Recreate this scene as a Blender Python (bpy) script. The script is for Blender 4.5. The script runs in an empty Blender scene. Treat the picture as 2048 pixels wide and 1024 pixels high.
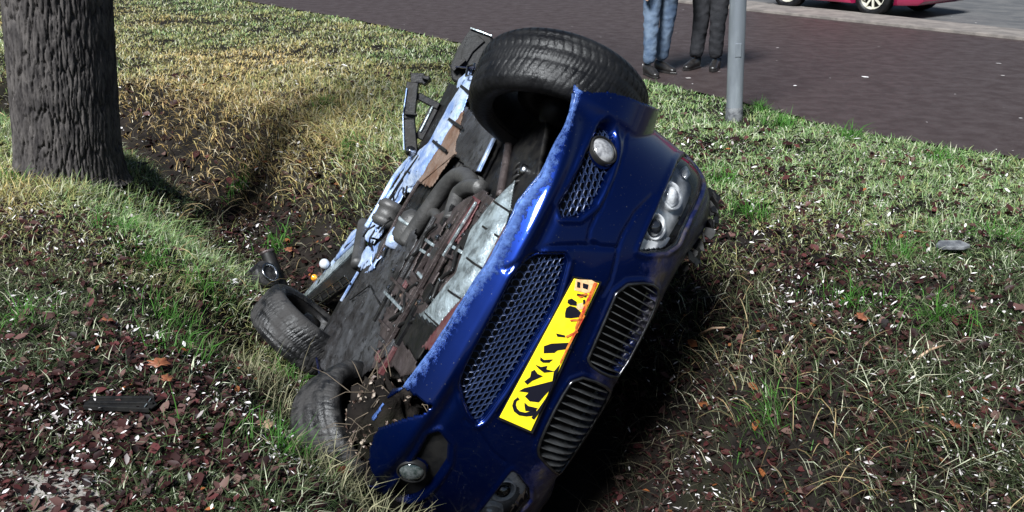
import bpy, bmesh, math, random
import numpy as np
from mathutils import Vector, Matrix, Quaternion

random.seed(7)
rng = np.random.default_rng(7)
C = bpy.context.scene.collection
sc = bpy.context.scene

# ------------------------------------------------------------------ camera, sky, sun, exposure
FOC, PITCH, CAM_H = 1774.0, math.radians(21.2), 1.5
cam_d = bpy.data.cameras.new('camera')
cam_d.sensor_width = 36.0
cam_d.lens = 36.0 * FOC / 2048.0
cam_d.clip_start, cam_d.clip_end = 0.05, 2000.0
cam = bpy.data.objects.new('camera', cam_d)
cam.location = (0, 0, CAM_H)
cam.rotation_euler = (math.pi / 2 - PITCH, 0, 0)
C.objects.link(cam)
sc.camera = cam

SUN_DIR = Vector((-0.45, -0.86, 1.08)).normalized()          # towards the light
world = bpy.data.worlds.new('World')
sc.world = world
world.use_nodes = True
wn = world.node_tree
for n in list(wn.nodes):
    wn.nodes.remove(n)
sky = wn.nodes.new('ShaderNodeTexSky')
sky.sky_type = 'NISHITA'
sky.sun_disc = False
sky.sun_elevation = math.asin(SUN_DIR.z)
sky.sun_rotation = math.atan2(SUN_DIR.x, SUN_DIR.y)
bg = wn.nodes.new('ShaderNodeBackground')
bg.inputs['Strength'].default_value = 0.030
wo = wn.nodes.new('ShaderNodeOutputWorld')
wn.links.new(sky.outputs[0], bg.inputs[0])
wn.links.new(bg.outputs[0], wo.inputs[0])

sun_d = bpy.data.lights.new('sun', 'SUN')
sun_d.energy = 5.0
sun_d.angle = math.radians(18.0)
sun_d.color = (0.95, 0.98, 1.0)
sun = bpy.data.objects.new('sun', sun_d)
sun.rotation_euler = SUN_DIR.to_track_quat('Z', 'Y').to_euler()
sun.location = (-6, -2, 6)
C.objects.link(sun)

sc.view_settings.view_transform = 'Standard'
sc.view_settings.look = 'None'
sc.view_settings.exposure = 1.12
sc.view_settings.gamma = 1.0
sc.view_settings.use_curve_mapping = False
sc.cycles.use_denoising = True
sc.cycles.max_bounces = 8
sc.cycles.transparent_max_bounces = 12

# ------------------------------------------------------------------ projections used for measuring
CW = np.array([[1, 0, 0], [0, -math.sin(PITCH), math.cos(PITCH)], [0, -math.cos(PITCH), -math.sin(PITCH)]])
EYE = np.array([0, 0, CAM_H])
fw = np.array([.276, -.952, .132]); fw /= np.linalg.norm(fw)
lf = np.array([-.492, -.258, -.831]); lf -= fw * (lf @ fw); lf /= np.linalg.norm(lf)
CR = np.stack([fw, lf, np.cross(fw, lf)], 1)                  # wreck axes: forward, left, up
CT = np.array([-.456, 3.122, .368])
CAR_M = Matrix([list(CR[i]) + [CT[i]] for i in range(3)] + [[0, 0, 0, 1]])


def ray(px, py):
    return CW @ np.array([(px - 1024) / FOC, (py - 512) / FOC, 1.0])


def ground_at(px, py, z=0.0):
    d = ray(px, py)
    return EYE + d * ((z - EYE[2]) / d[2])


def under_at(px, py, z):
    """point of the wreck's own plane z = const, in the wreck's axes"""
    d = CR.T @ ray(px, py); o = CR.T @ (EYE - CT)
    return o + d * ((z - o[2]) / d[2])


def world_at(px, py, y):
    d = ray(px, py)
    return EYE + d * (y / d[1])


def car_to_px(P):
    W = (P @ CR.T + CT - EYE) @ CW
    return np.stack([W[..., 0] / W[..., 2] * FOC + 1024, W[..., 1] / W[..., 2] * FOC + 512], -1), W[..., 2]


# ------------------------------------------------------------------ numpy noise
_perm = np.random.default_rng(3).random((256, 256))


def vnoise(x, y):
    x = np.asarray(x, float); y = np.asarray(y, float)
    xi = np.floor(x).astype(int); yi = np.floor(y).astype(int)
    fx = x - xi; fy = y - yi
    fx = fx * fx * (3 - 2 * fx); fy = fy * fy * (3 - 2 * fy)
    g = lambda a, b: _perm[a & 255, b & 255]
    return (g(xi, yi) * (1 - fx) + g(xi + 1, yi) * fx) * (1 - fy) + (g(xi, yi + 1) * (1 - fx) + g(xi + 1, yi + 1) * fx) * fy


def fbm(x, y, o=4):
    v = 0; a = .5; s = 1.0
    for k in range(o):
        v = v + a * vnoise(x * s + 17.3 * k, y * s - 9.1 * k); a *= .5; s *= 2.03
    return v / (1 - .5 ** o)


def sstep(a, b, x):
    u = np.clip((x - a) / (b - a), 0, 1)
    return u * u * (3 - 2 * u)


# ------------------------------------------------------------------ materials
MATS = {}


def nodes_of(m):
    m.use_nodes = True
    nt = m.node_tree
    return nt, nt.nodes['Principled BSDF'], nt.nodes['Material Output']


def mat(name, col, rough=.6, metal=0., col2=None, scale=6., lo=.4, hi=.6, detail=6., bump=0., bscale=None, rough2=None,
        spec=.5, coat=0., stretch=(1, 1, 1), col3=None, scale3=30., lo3=.6, hi3=.7, metal2=None):
    m = bpy.data.materials.new(name)
    nt, b, out = nodes_of(m)
    L = nt.links.new
    b.inputs['Base Color'].default_value = (*col, 1)
    b.inputs['Roughness'].default_value = rough
    b.inputs['Metallic'].default_value = metal
    b.inputs['Specular IOR Level'].default_value = spec
    b.inputs['Coat Weight'].default_value = coat
    b.inputs['Coat Roughness'].default_value = .06
    tc = nt.nodes.new('ShaderNodeTexCoord')
    mp = nt.nodes.new('ShaderNodeMapping'); mp.inputs['Scale'].default_value = stretch
    L(tc.outputs['Object'], mp.inputs[0])

    def ramp(sca, a, z, d=detail):
        n = nt.nodes.new('ShaderNodeTexNoise'); n.inputs['Scale'].default_value = sca; n.inputs['Detail'].default_value = d
        n.inputs['Roughness'].default_value = .65
        L(mp.outputs[0], n.inputs['Vector'])
        r = nt.nodes.new('ShaderNodeMapRange'); r.inputs[1].default_value = a; r.inputs[2].default_value = z
        L(n.outputs['Fac'], r.inputs[0])
        return r.outputs[0], n.outputs['Fac']
    if col2 is not None:
        f, raw = ramp(scale, lo, hi)
        mx = nt.nodes.new('ShaderNodeMix'); mx.data_type = 'RGBA'
        mx.inputs[6].default_value = (*col, 1); mx.inputs[7].default_value = (*col2, 1)
        L(f, mx.inputs[0]); src = mx.outputs[2]
        if col3 is not None:
            f3, _ = ramp(scale3, lo3, hi3)
            m3 = nt.nodes.new('ShaderNodeMix'); m3.data_type = 'RGBA'
            m3.inputs[7].default_value = (*col3, 1); L(src, m3.inputs[6]); L(f3, m3.inputs[0]); src = m3.outputs[2]
        L(src, b.inputs['Base Color'])
        if rough2 is not None:
            mr = nt.nodes.new('ShaderNodeMapRange'); mr.inputs[3].default_value = rough; mr.inputs[4].default_value = rough2
            L(f, mr.inputs[0]); L(mr.outputs[0], b.inputs['Roughness'])
        if metal2 is not None:
            mr = nt.nodes.new('ShaderNodeMapRange'); mr.inputs[3].default_value = metal; mr.inputs[4].default_value = metal2
            L(f, mr.inputs[0]); L(mr.outputs[0], b.inputs['Metallic'])
    if bump:
        _, raw = ramp(bscale or scale * 3, 0, 1)
        bp = nt.nodes.new('ShaderNodeBump'); bp.inputs['Strength'].default_value = min(bump, 1.0)
        bp.inputs['Distance'].default_value = .01
        L(raw, bp.inputs['Height']); L(bp.outputs[0], b.inputs['Normal'])
    MATS[name] = m
    return m


def blade_mat(name, trans=.3, rough=.55):
    """colour from each blade's or leaf's own tint"""
    m = bpy.data.materials.new(name)
    nt, b, out = nodes_of(m)
    a = nt.nodes.new('ShaderNodeAttribute'); a.attribute_name = 'tint'
    nt.links.new(a.outputs['Color'], b.inputs['Base Color'])
    b.inputs['Roughness'].default_value = rough
    b.inputs['Specular IOR Level'].default_value = .15
    t = nt.nodes.new('ShaderNodeBsdfTranslucent'); nt.links.new(a.outputs['Color'], t.inputs[0])
    mx = nt.nodes.new('ShaderNodeMixShader'); mx.inputs[0].default_value = trans
    nt.links.new(b.outputs[0], mx.inputs[1]); nt.links.new(t.outputs[0], mx.inputs[2])
    nt.links.new(mx.outputs[0], out.inputs[0])
    MATS[name] = m
    return m


def clear_mat(name, tint=(1, 1, 1), ior=1.45, rough=.02):
    m = bpy.data.materials.new(name)
    m.use_nodes = True
    nt = m.node_tree
    for n in list(nt.nodes):
        nt.nodes.remove(n)
    out = nt.nodes.new('ShaderNodeOutputMaterial')
    tr = nt.nodes.new('ShaderNodeBsdfTransparent'); tr.inputs[0].default_value = (*tint, 1)
    gl = nt.nodes.new('ShaderNodeBsdfGlossy'); gl.inputs['Roughness'].default_value = rough
    fr = nt.nodes.new('ShaderNodeFresnel'); fr.inputs[0].default_value = ior
    mx = nt.nodes.new('ShaderNodeMixShader')
    nt.links.new(fr.outputs[0], mx.inputs[0]); nt.links.new(tr.outputs[0], mx.inputs[1]); nt.links.new(gl.outputs[0], mx.inputs[2])
    nt.links.new(mx.outputs[0], out.inputs[0])
    MATS[name] = m
    return m


def paint_mat():
    """dark blue metallic paint; pale with wear and painted highlights where 'scuff' says, muddy where 'mud' says"""
    m = bpy.data.materials.new('blue_paint')
    nt, b, out = nodes_of(m); L = nt.links.new
    tc = nt.nodes.new('ShaderNodeTexCoord')
    n1 = nt.nodes.new('ShaderNodeTexNoise'); n1.inputs['Scale'].default_value = 45; n1.inputs['Detail'].default_value = 8
    n1.inputs['Roughness'].default_value = .75
    n2 = nt.nodes.new('ShaderNodeTexNoise'); n2.inputs['Scale'].default_value = 9; n2.inputs['Detail'].default_value = 10
    n2.inputs['Roughness'].default_value = .7
    n3 = nt.nodes.new('ShaderNodeTexNoise'); n3.inputs['Scale'].default_value = 140; n3.inputs['Detail'].default_value = 3
    for n in (n1, n2, n3):
        L(tc.outputs['Object'], n.inputs['Vector'])
    sa = nt.nodes.new('ShaderNodeAttribute'); sa.attribute_name = 'scuff_glint'
    ma = nt.nodes.new('ShaderNodeAttribute'); ma.attribute_name = 'mud'

    def thresh(att, noise, gain, wid):
        x = nt.nodes.new('ShaderNodeMath'); x.operation = 'MULTIPLY_ADD'; x.inputs[1].default_value = gain
        L(att.outputs['Fac'], x.inputs[0]); L(noise.outputs['Fac'], x.inputs[2])
        r = nt.nodes.new('ShaderNodeMapRange'); r.inputs[1].default_value = 1.0 - wid; r.inputs[2].default_value = 1.0 + wid
        L(x.outputs[0], r.inputs[0])
        return r.outputs[0]
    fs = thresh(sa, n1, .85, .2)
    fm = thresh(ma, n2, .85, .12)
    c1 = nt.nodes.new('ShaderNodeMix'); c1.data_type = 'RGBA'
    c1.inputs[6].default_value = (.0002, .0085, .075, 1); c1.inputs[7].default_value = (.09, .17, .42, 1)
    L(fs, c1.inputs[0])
    c2 = nt.nodes.new('ShaderNodeMix'); c2.data_type = 'RGBA'; c2.inputs[7].default_value = (.03, .024, .02, 1)
    L(c1.outputs[2], c2.inputs[6]); L(fm, c2.inputs[0])
    sp = nt.nodes.new('ShaderNodeMapRange'); sp.inputs[1].default_value = .70; sp.inputs[2].default_value = .74
    L(n3.outputs['Fac'], sp.inputs[0])
    c3 = nt.nodes.new('ShaderNodeMix'); c3.data_type = 'RGBA'; c3.inputs[7].default_value = (.12, .12, .13, 1)
    L(c2.outputs[2], c3.inputs[6]); L(sp.outputs[0], c3.inputs[0])
    L(c3.outputs[2], b.inputs['Base Color'])
    mx = nt.nodes.new('ShaderNodeMath'); mx.operation = 'MAXIMUM'; L(fs, mx.inputs[0]); L(fm, mx.inputs[1])
    r = nt.nodes.new('ShaderNodeMapRange'); r.inputs[3].default_value = .34; r.inputs[4].default_value = .45
    L(mx.outputs[0], r.inputs[0]); L(r.outputs[0], b.inputs['Roughness'])
    me = nt.nodes.new('ShaderNodeMapRange'); me.inputs[3].default_value = .88; me.inputs[4].default_value = .05
    L(mx.outputs[0], me.inputs[0]); L(me.outputs[0], b.inputs['Metallic'])
    co = nt.nodes.new('ShaderNodeMapRange'); co.inputs[3].default_value = .45; co.inputs[4].default_value = .0
    L(mx.outputs[0], co.inputs[0]); L(co.outputs[0], b.inputs['Coat Weight'])
    b.inputs['Coat Roughness'].default_value = .05; b.inputs['Specular IOR Level'].default_value = .3
    bp = nt.nodes.new('ShaderNodeBump'); bp.inputs['Strength'].default_value = .7; bp.inputs['Distance'].default_value = .008
    hm = nt.nodes.new('ShaderNodeMath'); hm.operation = 'MULTIPLY'; L(mx.outputs[0], hm.inputs[0]); L(n1.outputs['Fac'], hm.inputs[1])
    L(hm.outputs[0], bp.inputs['Height']); L(bp.outputs[0], b.inputs['Normal'])
    MATS['blue_paint'] = m


mat('soil', (.005, .0042, .0037), .95, spec=.1, col2=(.014, .011, .0095), scale=5, bump=1., bscale=30, col3=(.010, .010, .006), scale3=3, lo3=.5, hi3=.65)
mat('road', (.030, .0205, .0195), .6, spec=.2, col2=(.046, .034, .0325), scale=6, lo=.38, hi=.62, bump=.5, bscale=160, col3=(.07, .058, .056), scale3=70, lo3=.58, hi3=.74, rough2=.5)
mat('grey_asphalt', (.05, .05, .052), .75, col2=(.085, .082, .08), scale=2, bump=.4, bscale=150)
mat('concrete', (.10, .088, .08), .85, col2=(.16, .14, .125), scale=4, bump=.4, bscale=60)
mat('sandy_soil', (.14, .125, .11), .95, col2=(.24, .22, .20), scale=12, bump=1., bscale=60)
mat('bark', (.040, .036, .035), .9, spec=.12, col2=(.078, .070, .066), scale=14, bump=.8, bscale=50, stretch=(1, 1, .35), col3=(.028, .025, .025), scale3=40, lo3=.5, hi3=.62)
mat('galvanised', (.19, .21, .235), .42, .5, col2=(.24, .265, .29), scale=8, rough2=.55, stretch=(1, 1, .2))
mat('black_plastic', (.006, .006, .0065), .36, spec=.2, col2=(.010, .0095, .009), scale=14, bump=.1, bscale=60, rough2=.6)
mat('black_metal', (.007, .007, .008), .32, .3, spec=.25, col2=(.013, .012, .011), scale=18, bump=.15, bscale=60, rough2=.6)
mat('rubber', (.0035, .0035, .004), .34, spec=.25, col2=(.008, .008, .0085), scale=9, rough2=.5, bump=.3, bscale=80)
mat('muddy_rubber', (.005, .005, .0055), .34, col2=(.02, .0185, .018), scale=9, lo=.42, hi=.6, rough2=.85, bump=.5, bscale=60)
mat('mud_metal', (.062, .063, .067), .42, .4, col2=(.024, .022, .022), scale=7, lo=.4, hi=.6, bump=1., bscale=26, col3=(.014, .013, .013), scale3=24, lo3=.54, hi3=.62)
mat('brown_metal', (.036, .027, .026), .42, .45, col2=(.075, .06, .058), scale=9, bump=.7, bscale=40, col3=(.03, .022, .02), scale3=25, lo3=.58, hi3=.68)
mat('rust', (.10, .052, .03), .8, .15, col2=(.15, .105, .08), scale=8, bump=.9, bscale=40, col3=(.05, .03, .02), scale3=22, lo3=.58, hi3=.68)
mat('red_metal', (.085, .02, .022), .5, .3, col2=(.12, .07, .07), scale=10, bump=.5, bscale=40)
mat('bare_metal', (.46, .54, .57), .28, .6, col2=(.13, .15, .155), scale=16, bump=.9, bscale=28, rough2=.5, col3=(.5, .53, .54), scale3=30, lo3=.6, hi3=.68)
mat('blue_white_metal', (.58, .68, .85), .28, .5, col2=(.2, .3, .55), scale=9, bump=.8, bscale=22, rough2=.5, col3=(.02, .03, .07), scale3=12, lo3=.60, hi3=.66)
mat('grey_pipe', (.042, .041, .04), .5, .4, col2=(.07, .068, .066), scale=7, bump=.4, bscale=40)
mat('chrome', (.75, .76, .78), .12, 1., col2=(.55, .56, .58), scale=20)
mat('dull_chrome', (.35, .36, .37), .25, 1., col2=(.2, .2, .21), scale=20)
mat('dark_glass', (.01, .011, .014), .04, spec=.8, coat=1.)
mat('lamp_glass', (.5, .51, .52), .12, .15, col2=(.8, .81, .82), scale=40, coat=1.)
mat('fog_glass', (.10, .10, .105), .1, .1, col2=(.28, .28, .285), scale=40, coat=1.)
mat('headlamp_white', (.8, .81, .82), .3, .0, col2=(.5, .51, .52), scale=25, coat=.8)
clear_mat('lens_cover', (1, 1, 1), 1.22)
mat('plate_yellow', (.88, .66, .012), .42, col2=(.92, .72, .02), scale=20)
mat('plate_black', (.006, .006, .012), .4)
mat('plate_red', (.42, .035, .02), .5, col2=(.62, .22, .03), scale=60)
mat('plate_pink', (.62, .33, .16), .5, col2=(.75, .5, .25), scale=60)
mat('jeans', (.065, .095, .15), .9, spec=.1, col2=(.12, .16, .22), scale=7, bump=.4, bscale=90)
mat('grey_trousers', col=(.018, .0185, .021), spec=.1, rough=.85, col2=(.027, .027, .03), scale=9, bump=.4, bscale=90)
mat('black_leather', (.010, .009, .009), .35, col2=(.02, .018, .017), scale=20)
mat('dark_coat', (.02, .022, .028), .9, col2=(.03, .03, .034), scale=14, bump=.4)
mat('skin', (.45, .27, .2), .55, col2=(.5, .32, .24), scale=12)
mat('hair', (.03, .02, .015), .6, col2=(.05, .035, .025), scale=30)
mat('pink_paint', (.26, .01, .055), .3, .2, col2=(.29, .013, .06), scale=12, coat=1.)
mat('rim_cream', (.62, .60, .50), .4, .3, col2=(.5, .48, .4), scale=12)
mat('orange_plastic', (.5, .18, .01), .25, col2=(.8, .36, .03), scale=40, coat=.6)
mat('white_plastic', (.36, .38, .4), .35, col2=(.4, .41, .42), scale=25)
mat('slate_grey', (.05, .053, .06), .7, col2=(.14, .145, .15), scale=20, bump=.5)
mat('oak_leaf_brown', (.13, .04, .018), .6, col2=(.2, .07, .03), scale=30)
mat('oak_leaf_pale', (.36, .25, .17), .6, col2=(.28, .17, .1), scale=30)
mat('leaf_green', (.05, .14, .03), .5, col2=(.09, .2, .04), scale=30)
mat('stick', (.10, .075, .05), .9, col2=(.06, .045, .03), scale=30, stretch=(1, 1, .2))
blade_mat('grass_blade'); blade_mat('leaf_litter', .2, .5)
clear_mat('clear_cover'); clear_mat('window_glass', (.35, .38, .4))
paint_mat()

# ------------------------------------------------------------------ object helpers


def link_mesh(name, verts, faces, material, parent=None, smooth=False):
    me = bpy.data.meshes.new(name)
    me.from_pydata([tuple(map(float, v)) for v in verts], [], [tuple(map(int, f)) for f in faces])
    me.update()
    if material is not None:
        me.materials.append(MATS[material])
    if smooth:
        me.polygons.foreach_set('use_smooth', [True] * len(me.polygons))
    o = bpy.data.objects.new(name, me)
    C.objects.link(o)
    if parent is not None:
        o.parent = parent
    return o


def tag(o, label, cat=None, group=None, kind=None):
    o['label'] = label
    if cat:
        o['category'] = cat
    if group:
        o['group'] = group
    if kind:
        o['kind'] = kind
    return o


def empty(name, loc=(0, 0, 0), rz=0., parent=None):
    o = bpy.data.objects.new(name, None)
    o.empty_display_size = .1
    o.location = loc; o.rotation_euler = (0, 0, rz)
    C.objects.link(o)
    if parent is not None:
        o.parent = parent
    return o


class MB:
    """collects shapes into one mesh"""

    def __init__(self):
        self.v = []; self.f = []

    def add(self, v, f):
        n = len(self.v)
        self.v += [tuple(p) for p in v]
        self.f += [tuple(i + n for i in q) for q in f]
        return self

    def box(self, c, half, axes=None):
        ax = np.eye(3) if axes is None else np.array(axes)
        c = np.array(c, float)
        v = [c + sum(ax[k] * s[k] * half[k] for k in range(3)) for s in
             [(-1, -1, -1), (1, -1, -1), (1, 1, -1), (-1, 1, -1), (-1, -1, 1), (1, -1, 1), (1, 1, 1), (-1, 1, 1)]]
        return self.add(v, [(0, 3, 2, 1), (4, 5, 6, 7), (0, 1, 5, 4), (1, 2, 6, 5), (2, 3, 7, 6), (3, 0, 4, 7)])

    def bar(self, a, b, w, h, upv=(0, 0, 1)):
        a = np.array(a, float); b = np.array(b, float)
        d = b - a; L = np.linalg.norm(d); d /= L
        u = np.array(upv, float); u -= d * (u @ d)
        if np.linalg.norm(u) < 1e-6:
            u = np.array([1., 0, 0]) - d * d[0]
        u /= np.linalg.norm(u)
        return self.box((a + b) / 2, (L / 2, w / 2, h / 2), (d, np.cross(u, d), u))

    def tube(self, pts, r, seg=10, closed=False, cap=True):
        P = [np.array(p, float) for p in pts]
        n = len(P)
        rr = r if hasattr(r, '__len__') else [r] * n
        u = None; rings = []
        for i in range(n):
            if closed:
                d = P[(i + 1) % n] - P[i - 1]
            else:
                d = P[min(i + 1, n - 1)] - P[max(i - 1, 0)]
            d = d / (np.linalg.norm(d) + 1e-12)
            if u is None:
                u = np.cross(d, [0, 0, 1.]) if abs(d[2]) < .9 else np.cross(d, [1., 0, 0])
            u = u - d * (u @ d); u /= (np.linalg.norm(u) + 1e-12)
            w = np.cross(d, u)
            rings.append([P[i] + rr[i] * (math.cos(2 * math.pi * k / seg) * u + math.sin(2 * math.pi * k / seg) * w) for k in range(seg)])
        v = [p for q in rings for p in q]; f = []
        m = n if closed else n - 1
        for i in range(m):
            j = (i + 1) % n
            for k in range(seg):
                l = (k + 1) % seg
                f.append((i * seg + k, i * seg + l, j * seg + l, j * seg + k))
        if cap and not closed:
            f.append(tuple(range(seg))[::-1]); f.append(tuple((n - 1) * seg + k for k in range(seg)))
        return self.add(v, f)

    def lathe(self, prof, c, axis, seg=32, closed=False):
        """prof: (radius, height along axis)"""
        a = np.array(axis, float); a /= np.linalg.norm(a)
        u = np.cross(a, [0, 0, 1.]) if abs(a[2]) < .9 else np.cross(a, [1., 0, 0])
        u /= np.linalg.norm(u); w = np.cross(a, u); c = np.array(c, float)
        v = []; f = []; n = len(prof)
        for i in range(seg):
            t = 2 * math.pi * i / seg; e = math.cos(t) * u + math.sin(t) * w
            for r, h in prof:
                v.append(c + e * r + a * h)
        for i in range(seg):
            j = (i + 1) % seg
            for k in range(n if closed else n - 1):
                l = (k + 1) % n
                f.append((i * n + k, j * n + k, j * n + l, i * n + l))
        return self.add(v, f)

    def prism(self, poly, off):
        """polygon of 3-D points pushed along off"""
        P = [np.array(p, float) for p in poly]; off = np.array(off, float); n = len(P)
        v = P + [p + off for p in P]
        f = [tuple(range(n)), tuple(range(n, 2 * n))[::-1]] + [(i, (i + 1) % n + 0, (i + 1) % n + n, i + n) for i in range(n)]
        return self.add(v, f)

    def build(self, name, material, parent=None, smooth=False, bevel=0., tri=False):
        o = link_mesh(name, self.v, self.f, material, parent, smooth)
        bm = bmesh.new(); bm.from_mesh(o.data)
        bmesh.ops.recalc_face_normals(bm, faces=bm.faces)
        bm.to_mesh(o.data); bm.free()
        if bevel:
            md = o.modifiers.new('bevel', 'BEVEL'); md.width = bevel; md.segments = 2; md.limit_method = 'ANGLE'
        return o


def grid_faces(nu, nv):
    i = np.arange(nu - 1)[:, None]; j = np.arange(nv - 1)[None, :]
    a = (i * nv + j).ravel()
    return np.stack([a, a + nv, a + nv + 1, a + 1], 1)


def fast_mesh(name, V, Fq, Ft, material, tint=None, smooth=False):
    """big mesh from numpy arrays: quads Fq and triangles Ft"""
    me = bpy.data.meshes.new(name)
    nq = 0 if Fq is None else len(Fq); nt_ = 0 if Ft is None else len(Ft)
    me.vertices.add(len(V)); me.vertices.foreach_set('co', np.asarray(V, np.float32).ravel())
    loops = []
    if nq:
        loops.append(np.asarray(Fq, np.int32).ravel())
    if nt_:
        loops.append(np.asarray(Ft, np.int32).ravel())
    loops = np.concatenate(loops)
    me.loops.add(len(loops)); me.loops.foreach_set('vertex_index', loops)
    st = np.concatenate([np.arange(nq) * 4, nq * 4 + np.arange(nt_) * 3]).astype(np.int32)
    me.polygons.add(nq + nt_); me.polygons.foreach_set('loop_start', st)
    me.update(calc_edges=True)
    if smooth:
        me.polygons.foreach_set('use_smooth', np.ones(nq + nt_, bool))
    if tint is not None:
        at = me.attributes.new('tint', 'FLOAT_COLOR', 'POINT')
        at.data.foreach_set('color', np.concatenate([tint, np.ones((len(tint), 1))], 1).astype(np.float32).ravel())
    me.materials.append(MATS[material])
    me.validate()
    o = bpy.data.objects.new(name, me)
    C.objects.link(o)
    return o


# ------------------------------------------------------------------ the ground with its ditch
DITCH = np.array([(1.25, .2), (.75, 1.5), (.42, 2.6), (.0, 3.5), (-.75, 4.5), (-1.55, 5.4), (-2.3, 6.5), (-3.3, 7.3), (-5., 8.1), (-9., 9.)])
ROAD = np.array([(14, -4.), (6.2, 3.1), (3.32, 5.59), (2.48, 6.41), (1.93, 7.45), (1.35, 8.39), (-.77, 11.28), (-2.43, 13.72), (-4.97, 16.8), (-30, 47)])


def poly_dist(x, y, P):
    best = np.full(np.shape(x), 1e9); sgn = np.zeros(np.shape(x))
    for (ax, ay), (bx, by) in zip(P[:-1], P[1:]):
        dx, dy = bx - ax, by - ay
        t = np.clip(((x - ax) * dx + (y - ay) * dy) / (dx * dx + dy * dy), 0, 1)
        d = np.hypot(x - ax - t * dx, y - ay - t * dy)
        c = dx * (y - ay) - dy * (x - ax)
        m = d < best
        best = np.where(m, d, best); sgn = np.where(m, np.sign(c), sgn)
    return best, sgn


def ditch_d(x, y):
    return poly_dist(x, y, DITCH)


def road_d(x, y):
    """negative on the road side"""
    d, s = poly_dist(x, y, ROAD)
    return d * np.where(s > 0, 1, -1)


def H(x, y):
    x = np.asarray(x, float); y = np.asarray(y, float)
    d, s = ditch_d(x, y)
    w = np.where(s > 0, 1.12 + .48 * np.exp(-((y - 3.0) / 1.0) ** 2), 1.15 - .30 * np.exp(-((y - 3.0) / 1.2) ** 2)) + .25 * (fbm(x * .9, y * .9) - .5)
    k = np.clip(d / w, 0, 1)
    far_ = sstep(4.9, 6.0, y)
    k = np.clip(k * (1 + .45 * far_), 0, 1)
    z = -(.74 - .12 * far_) * (.5 + .5 * np.cos(math.pi * k)) ** .9
    z = z - .10 * np.exp(-((x + .32) ** 2 + (y - 2.5) ** 2) / .12) - .20 * np.exp(-((x + .66) ** 2 + (y - 3.0) ** 2) / .12) - .20 * np.exp(-((x + 1.0) ** 2 + (y - 3.75) ** 2) / .2)
    off = sstep(.0, .7, road_d(x, y))
    z = z + off * (.10 * (fbm(x * 1.3 + 4, y * 1.3) - .5) + .07 * (fbm(x * 4, y * 4 + 3, 3) - .5))
    z = z + .05 * sstep(.9, 1.5, d) * np.exp(-(d - 1.4) ** 2) * off
    return z - .05 * (1 - sstep(-.05, .1, road_d(x, y)))


def axis(lo, hi, step, far):
    a = np.arange(lo, hi, step)
    o = [hi]; g = step
    while o[-1] < far:
        g *= 1.35; o.append(o[-1] + g)
    q = [lo]; g = step
    while q[-1] > -far:
        g *= 1.35; q.append(q[-1] - g)
    return np.concatenate([np.array(q[:0:-1]), a, np.array(o)])


gx = axis(-5.5, 4.5, .045, 400); gy = axis(1.2, 9.5, .045, 400)
X, Y = np.meshgrid(gx, gy, indexing='ij')
Z = H(X, Y)
nearm = (np.abs(X) < 7) & (Y > 0) & (Y < 12)
Z = np.where(nearm, Z + (1 - sstep(-.1, .1, -road_d(X, Y))) * .05 * (fbm(X * 14, Y * 14, 3) - .5), Z)
ground = fast_mesh('ground', np.stack([X, Y, Z], -1).reshape(-1, 3), grid_faces(len(gx), len(gy)), None, 'soil', smooth=True)
tag(ground, 'dark earth of the verge with a ditch running through it', kind='structure')

KB = [(-40, 58.5), (4.13 - 2.75 * .6, 16.23 + 4.17 * .6), (4.13, 16.23), (6.81, 12.06), (20, -8.5)]      # kerb line, far edge
KA = [(-40.6, 57.9), (3.79 - 2.75 * .6, 14.87 + 4.17 * .65), (3.79, 14.87), (6.38, 11.28), (19.3, -9)]


def sheet(name, near, far, z, m, label):
    near = np.array(near, float); far = np.array(far, float)
    n = len(near)
    V = [(*p, z) for p in near] + [(*p, z) for p in far]
    o = link_mesh(name, V, [(i, i + 1, n + i + 1, n + i) for i in range(n - 1)], m)
    return tag(o, label, kind='structure')


# road sheet, split finely along its ragged verge edge
edge = []
for (a, b) in zip(ROAD[:-1], ROAD[1:]):
    L = math.dist(a, b); n = max(2, int(L / .12)) if L < 8 else 6
    for k in range(n):
        p = np.array(a) + (np.array(b) - np.array(a)) * k / n
        edge.append(p + (rng.random(2) - .5) * .05)
edge = np.array(edge)
dr = np.array([.82, .57])


def far_pt(p):
    # hit of the kerb's near edge from p along the road's cross direction
    best = None
    for (a, b) in zip(KA[:-1], KA[1:]):
        a = np.array(a); b = np.array(b); M = np.stack([dr, a - b], 1)
        try:
            t, u = np.linalg.solve(M, a - p)
        except np.linalg.LinAlgError:
            continue
        if -1e-6 <= u <= 1 + 1e-6 and t > 0 and (best is None or t < best):
            best = t
    return p + dr * (best if best else 10)


sheet('road', edge, [far_pt(p) for p in edge], .004, 'road', 'dark reddish brown asphalt road')
kb = MB()
for i in range(len(KA) - 1):
    q = [(*KA[i], .0), (*KA[i + 1], .0), (*KB[i + 1], .0), (*KB[i], .0)]
    kb.prism(q, (0, 0, .045))
tag(kb.build('kerb', 'concrete', bevel=.006), 'pale concrete kerb strip between the roads', kind='structure')
sheet('side_road', KB, [(60, 120), (60, 60), (70, 40), (80, 20), (90, -10)], .006, 'grey_asphalt', 'grey asphalt behind the kerb')


# ------------------------------------------------------------------ the wreck
CAR = empty('wrecked_car')
CAR.matrix_world = CAR_M
tag(CAR, 'dark blue wrecked sports car lying on its side in the ditch, underbody exposed', 'car')

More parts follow.
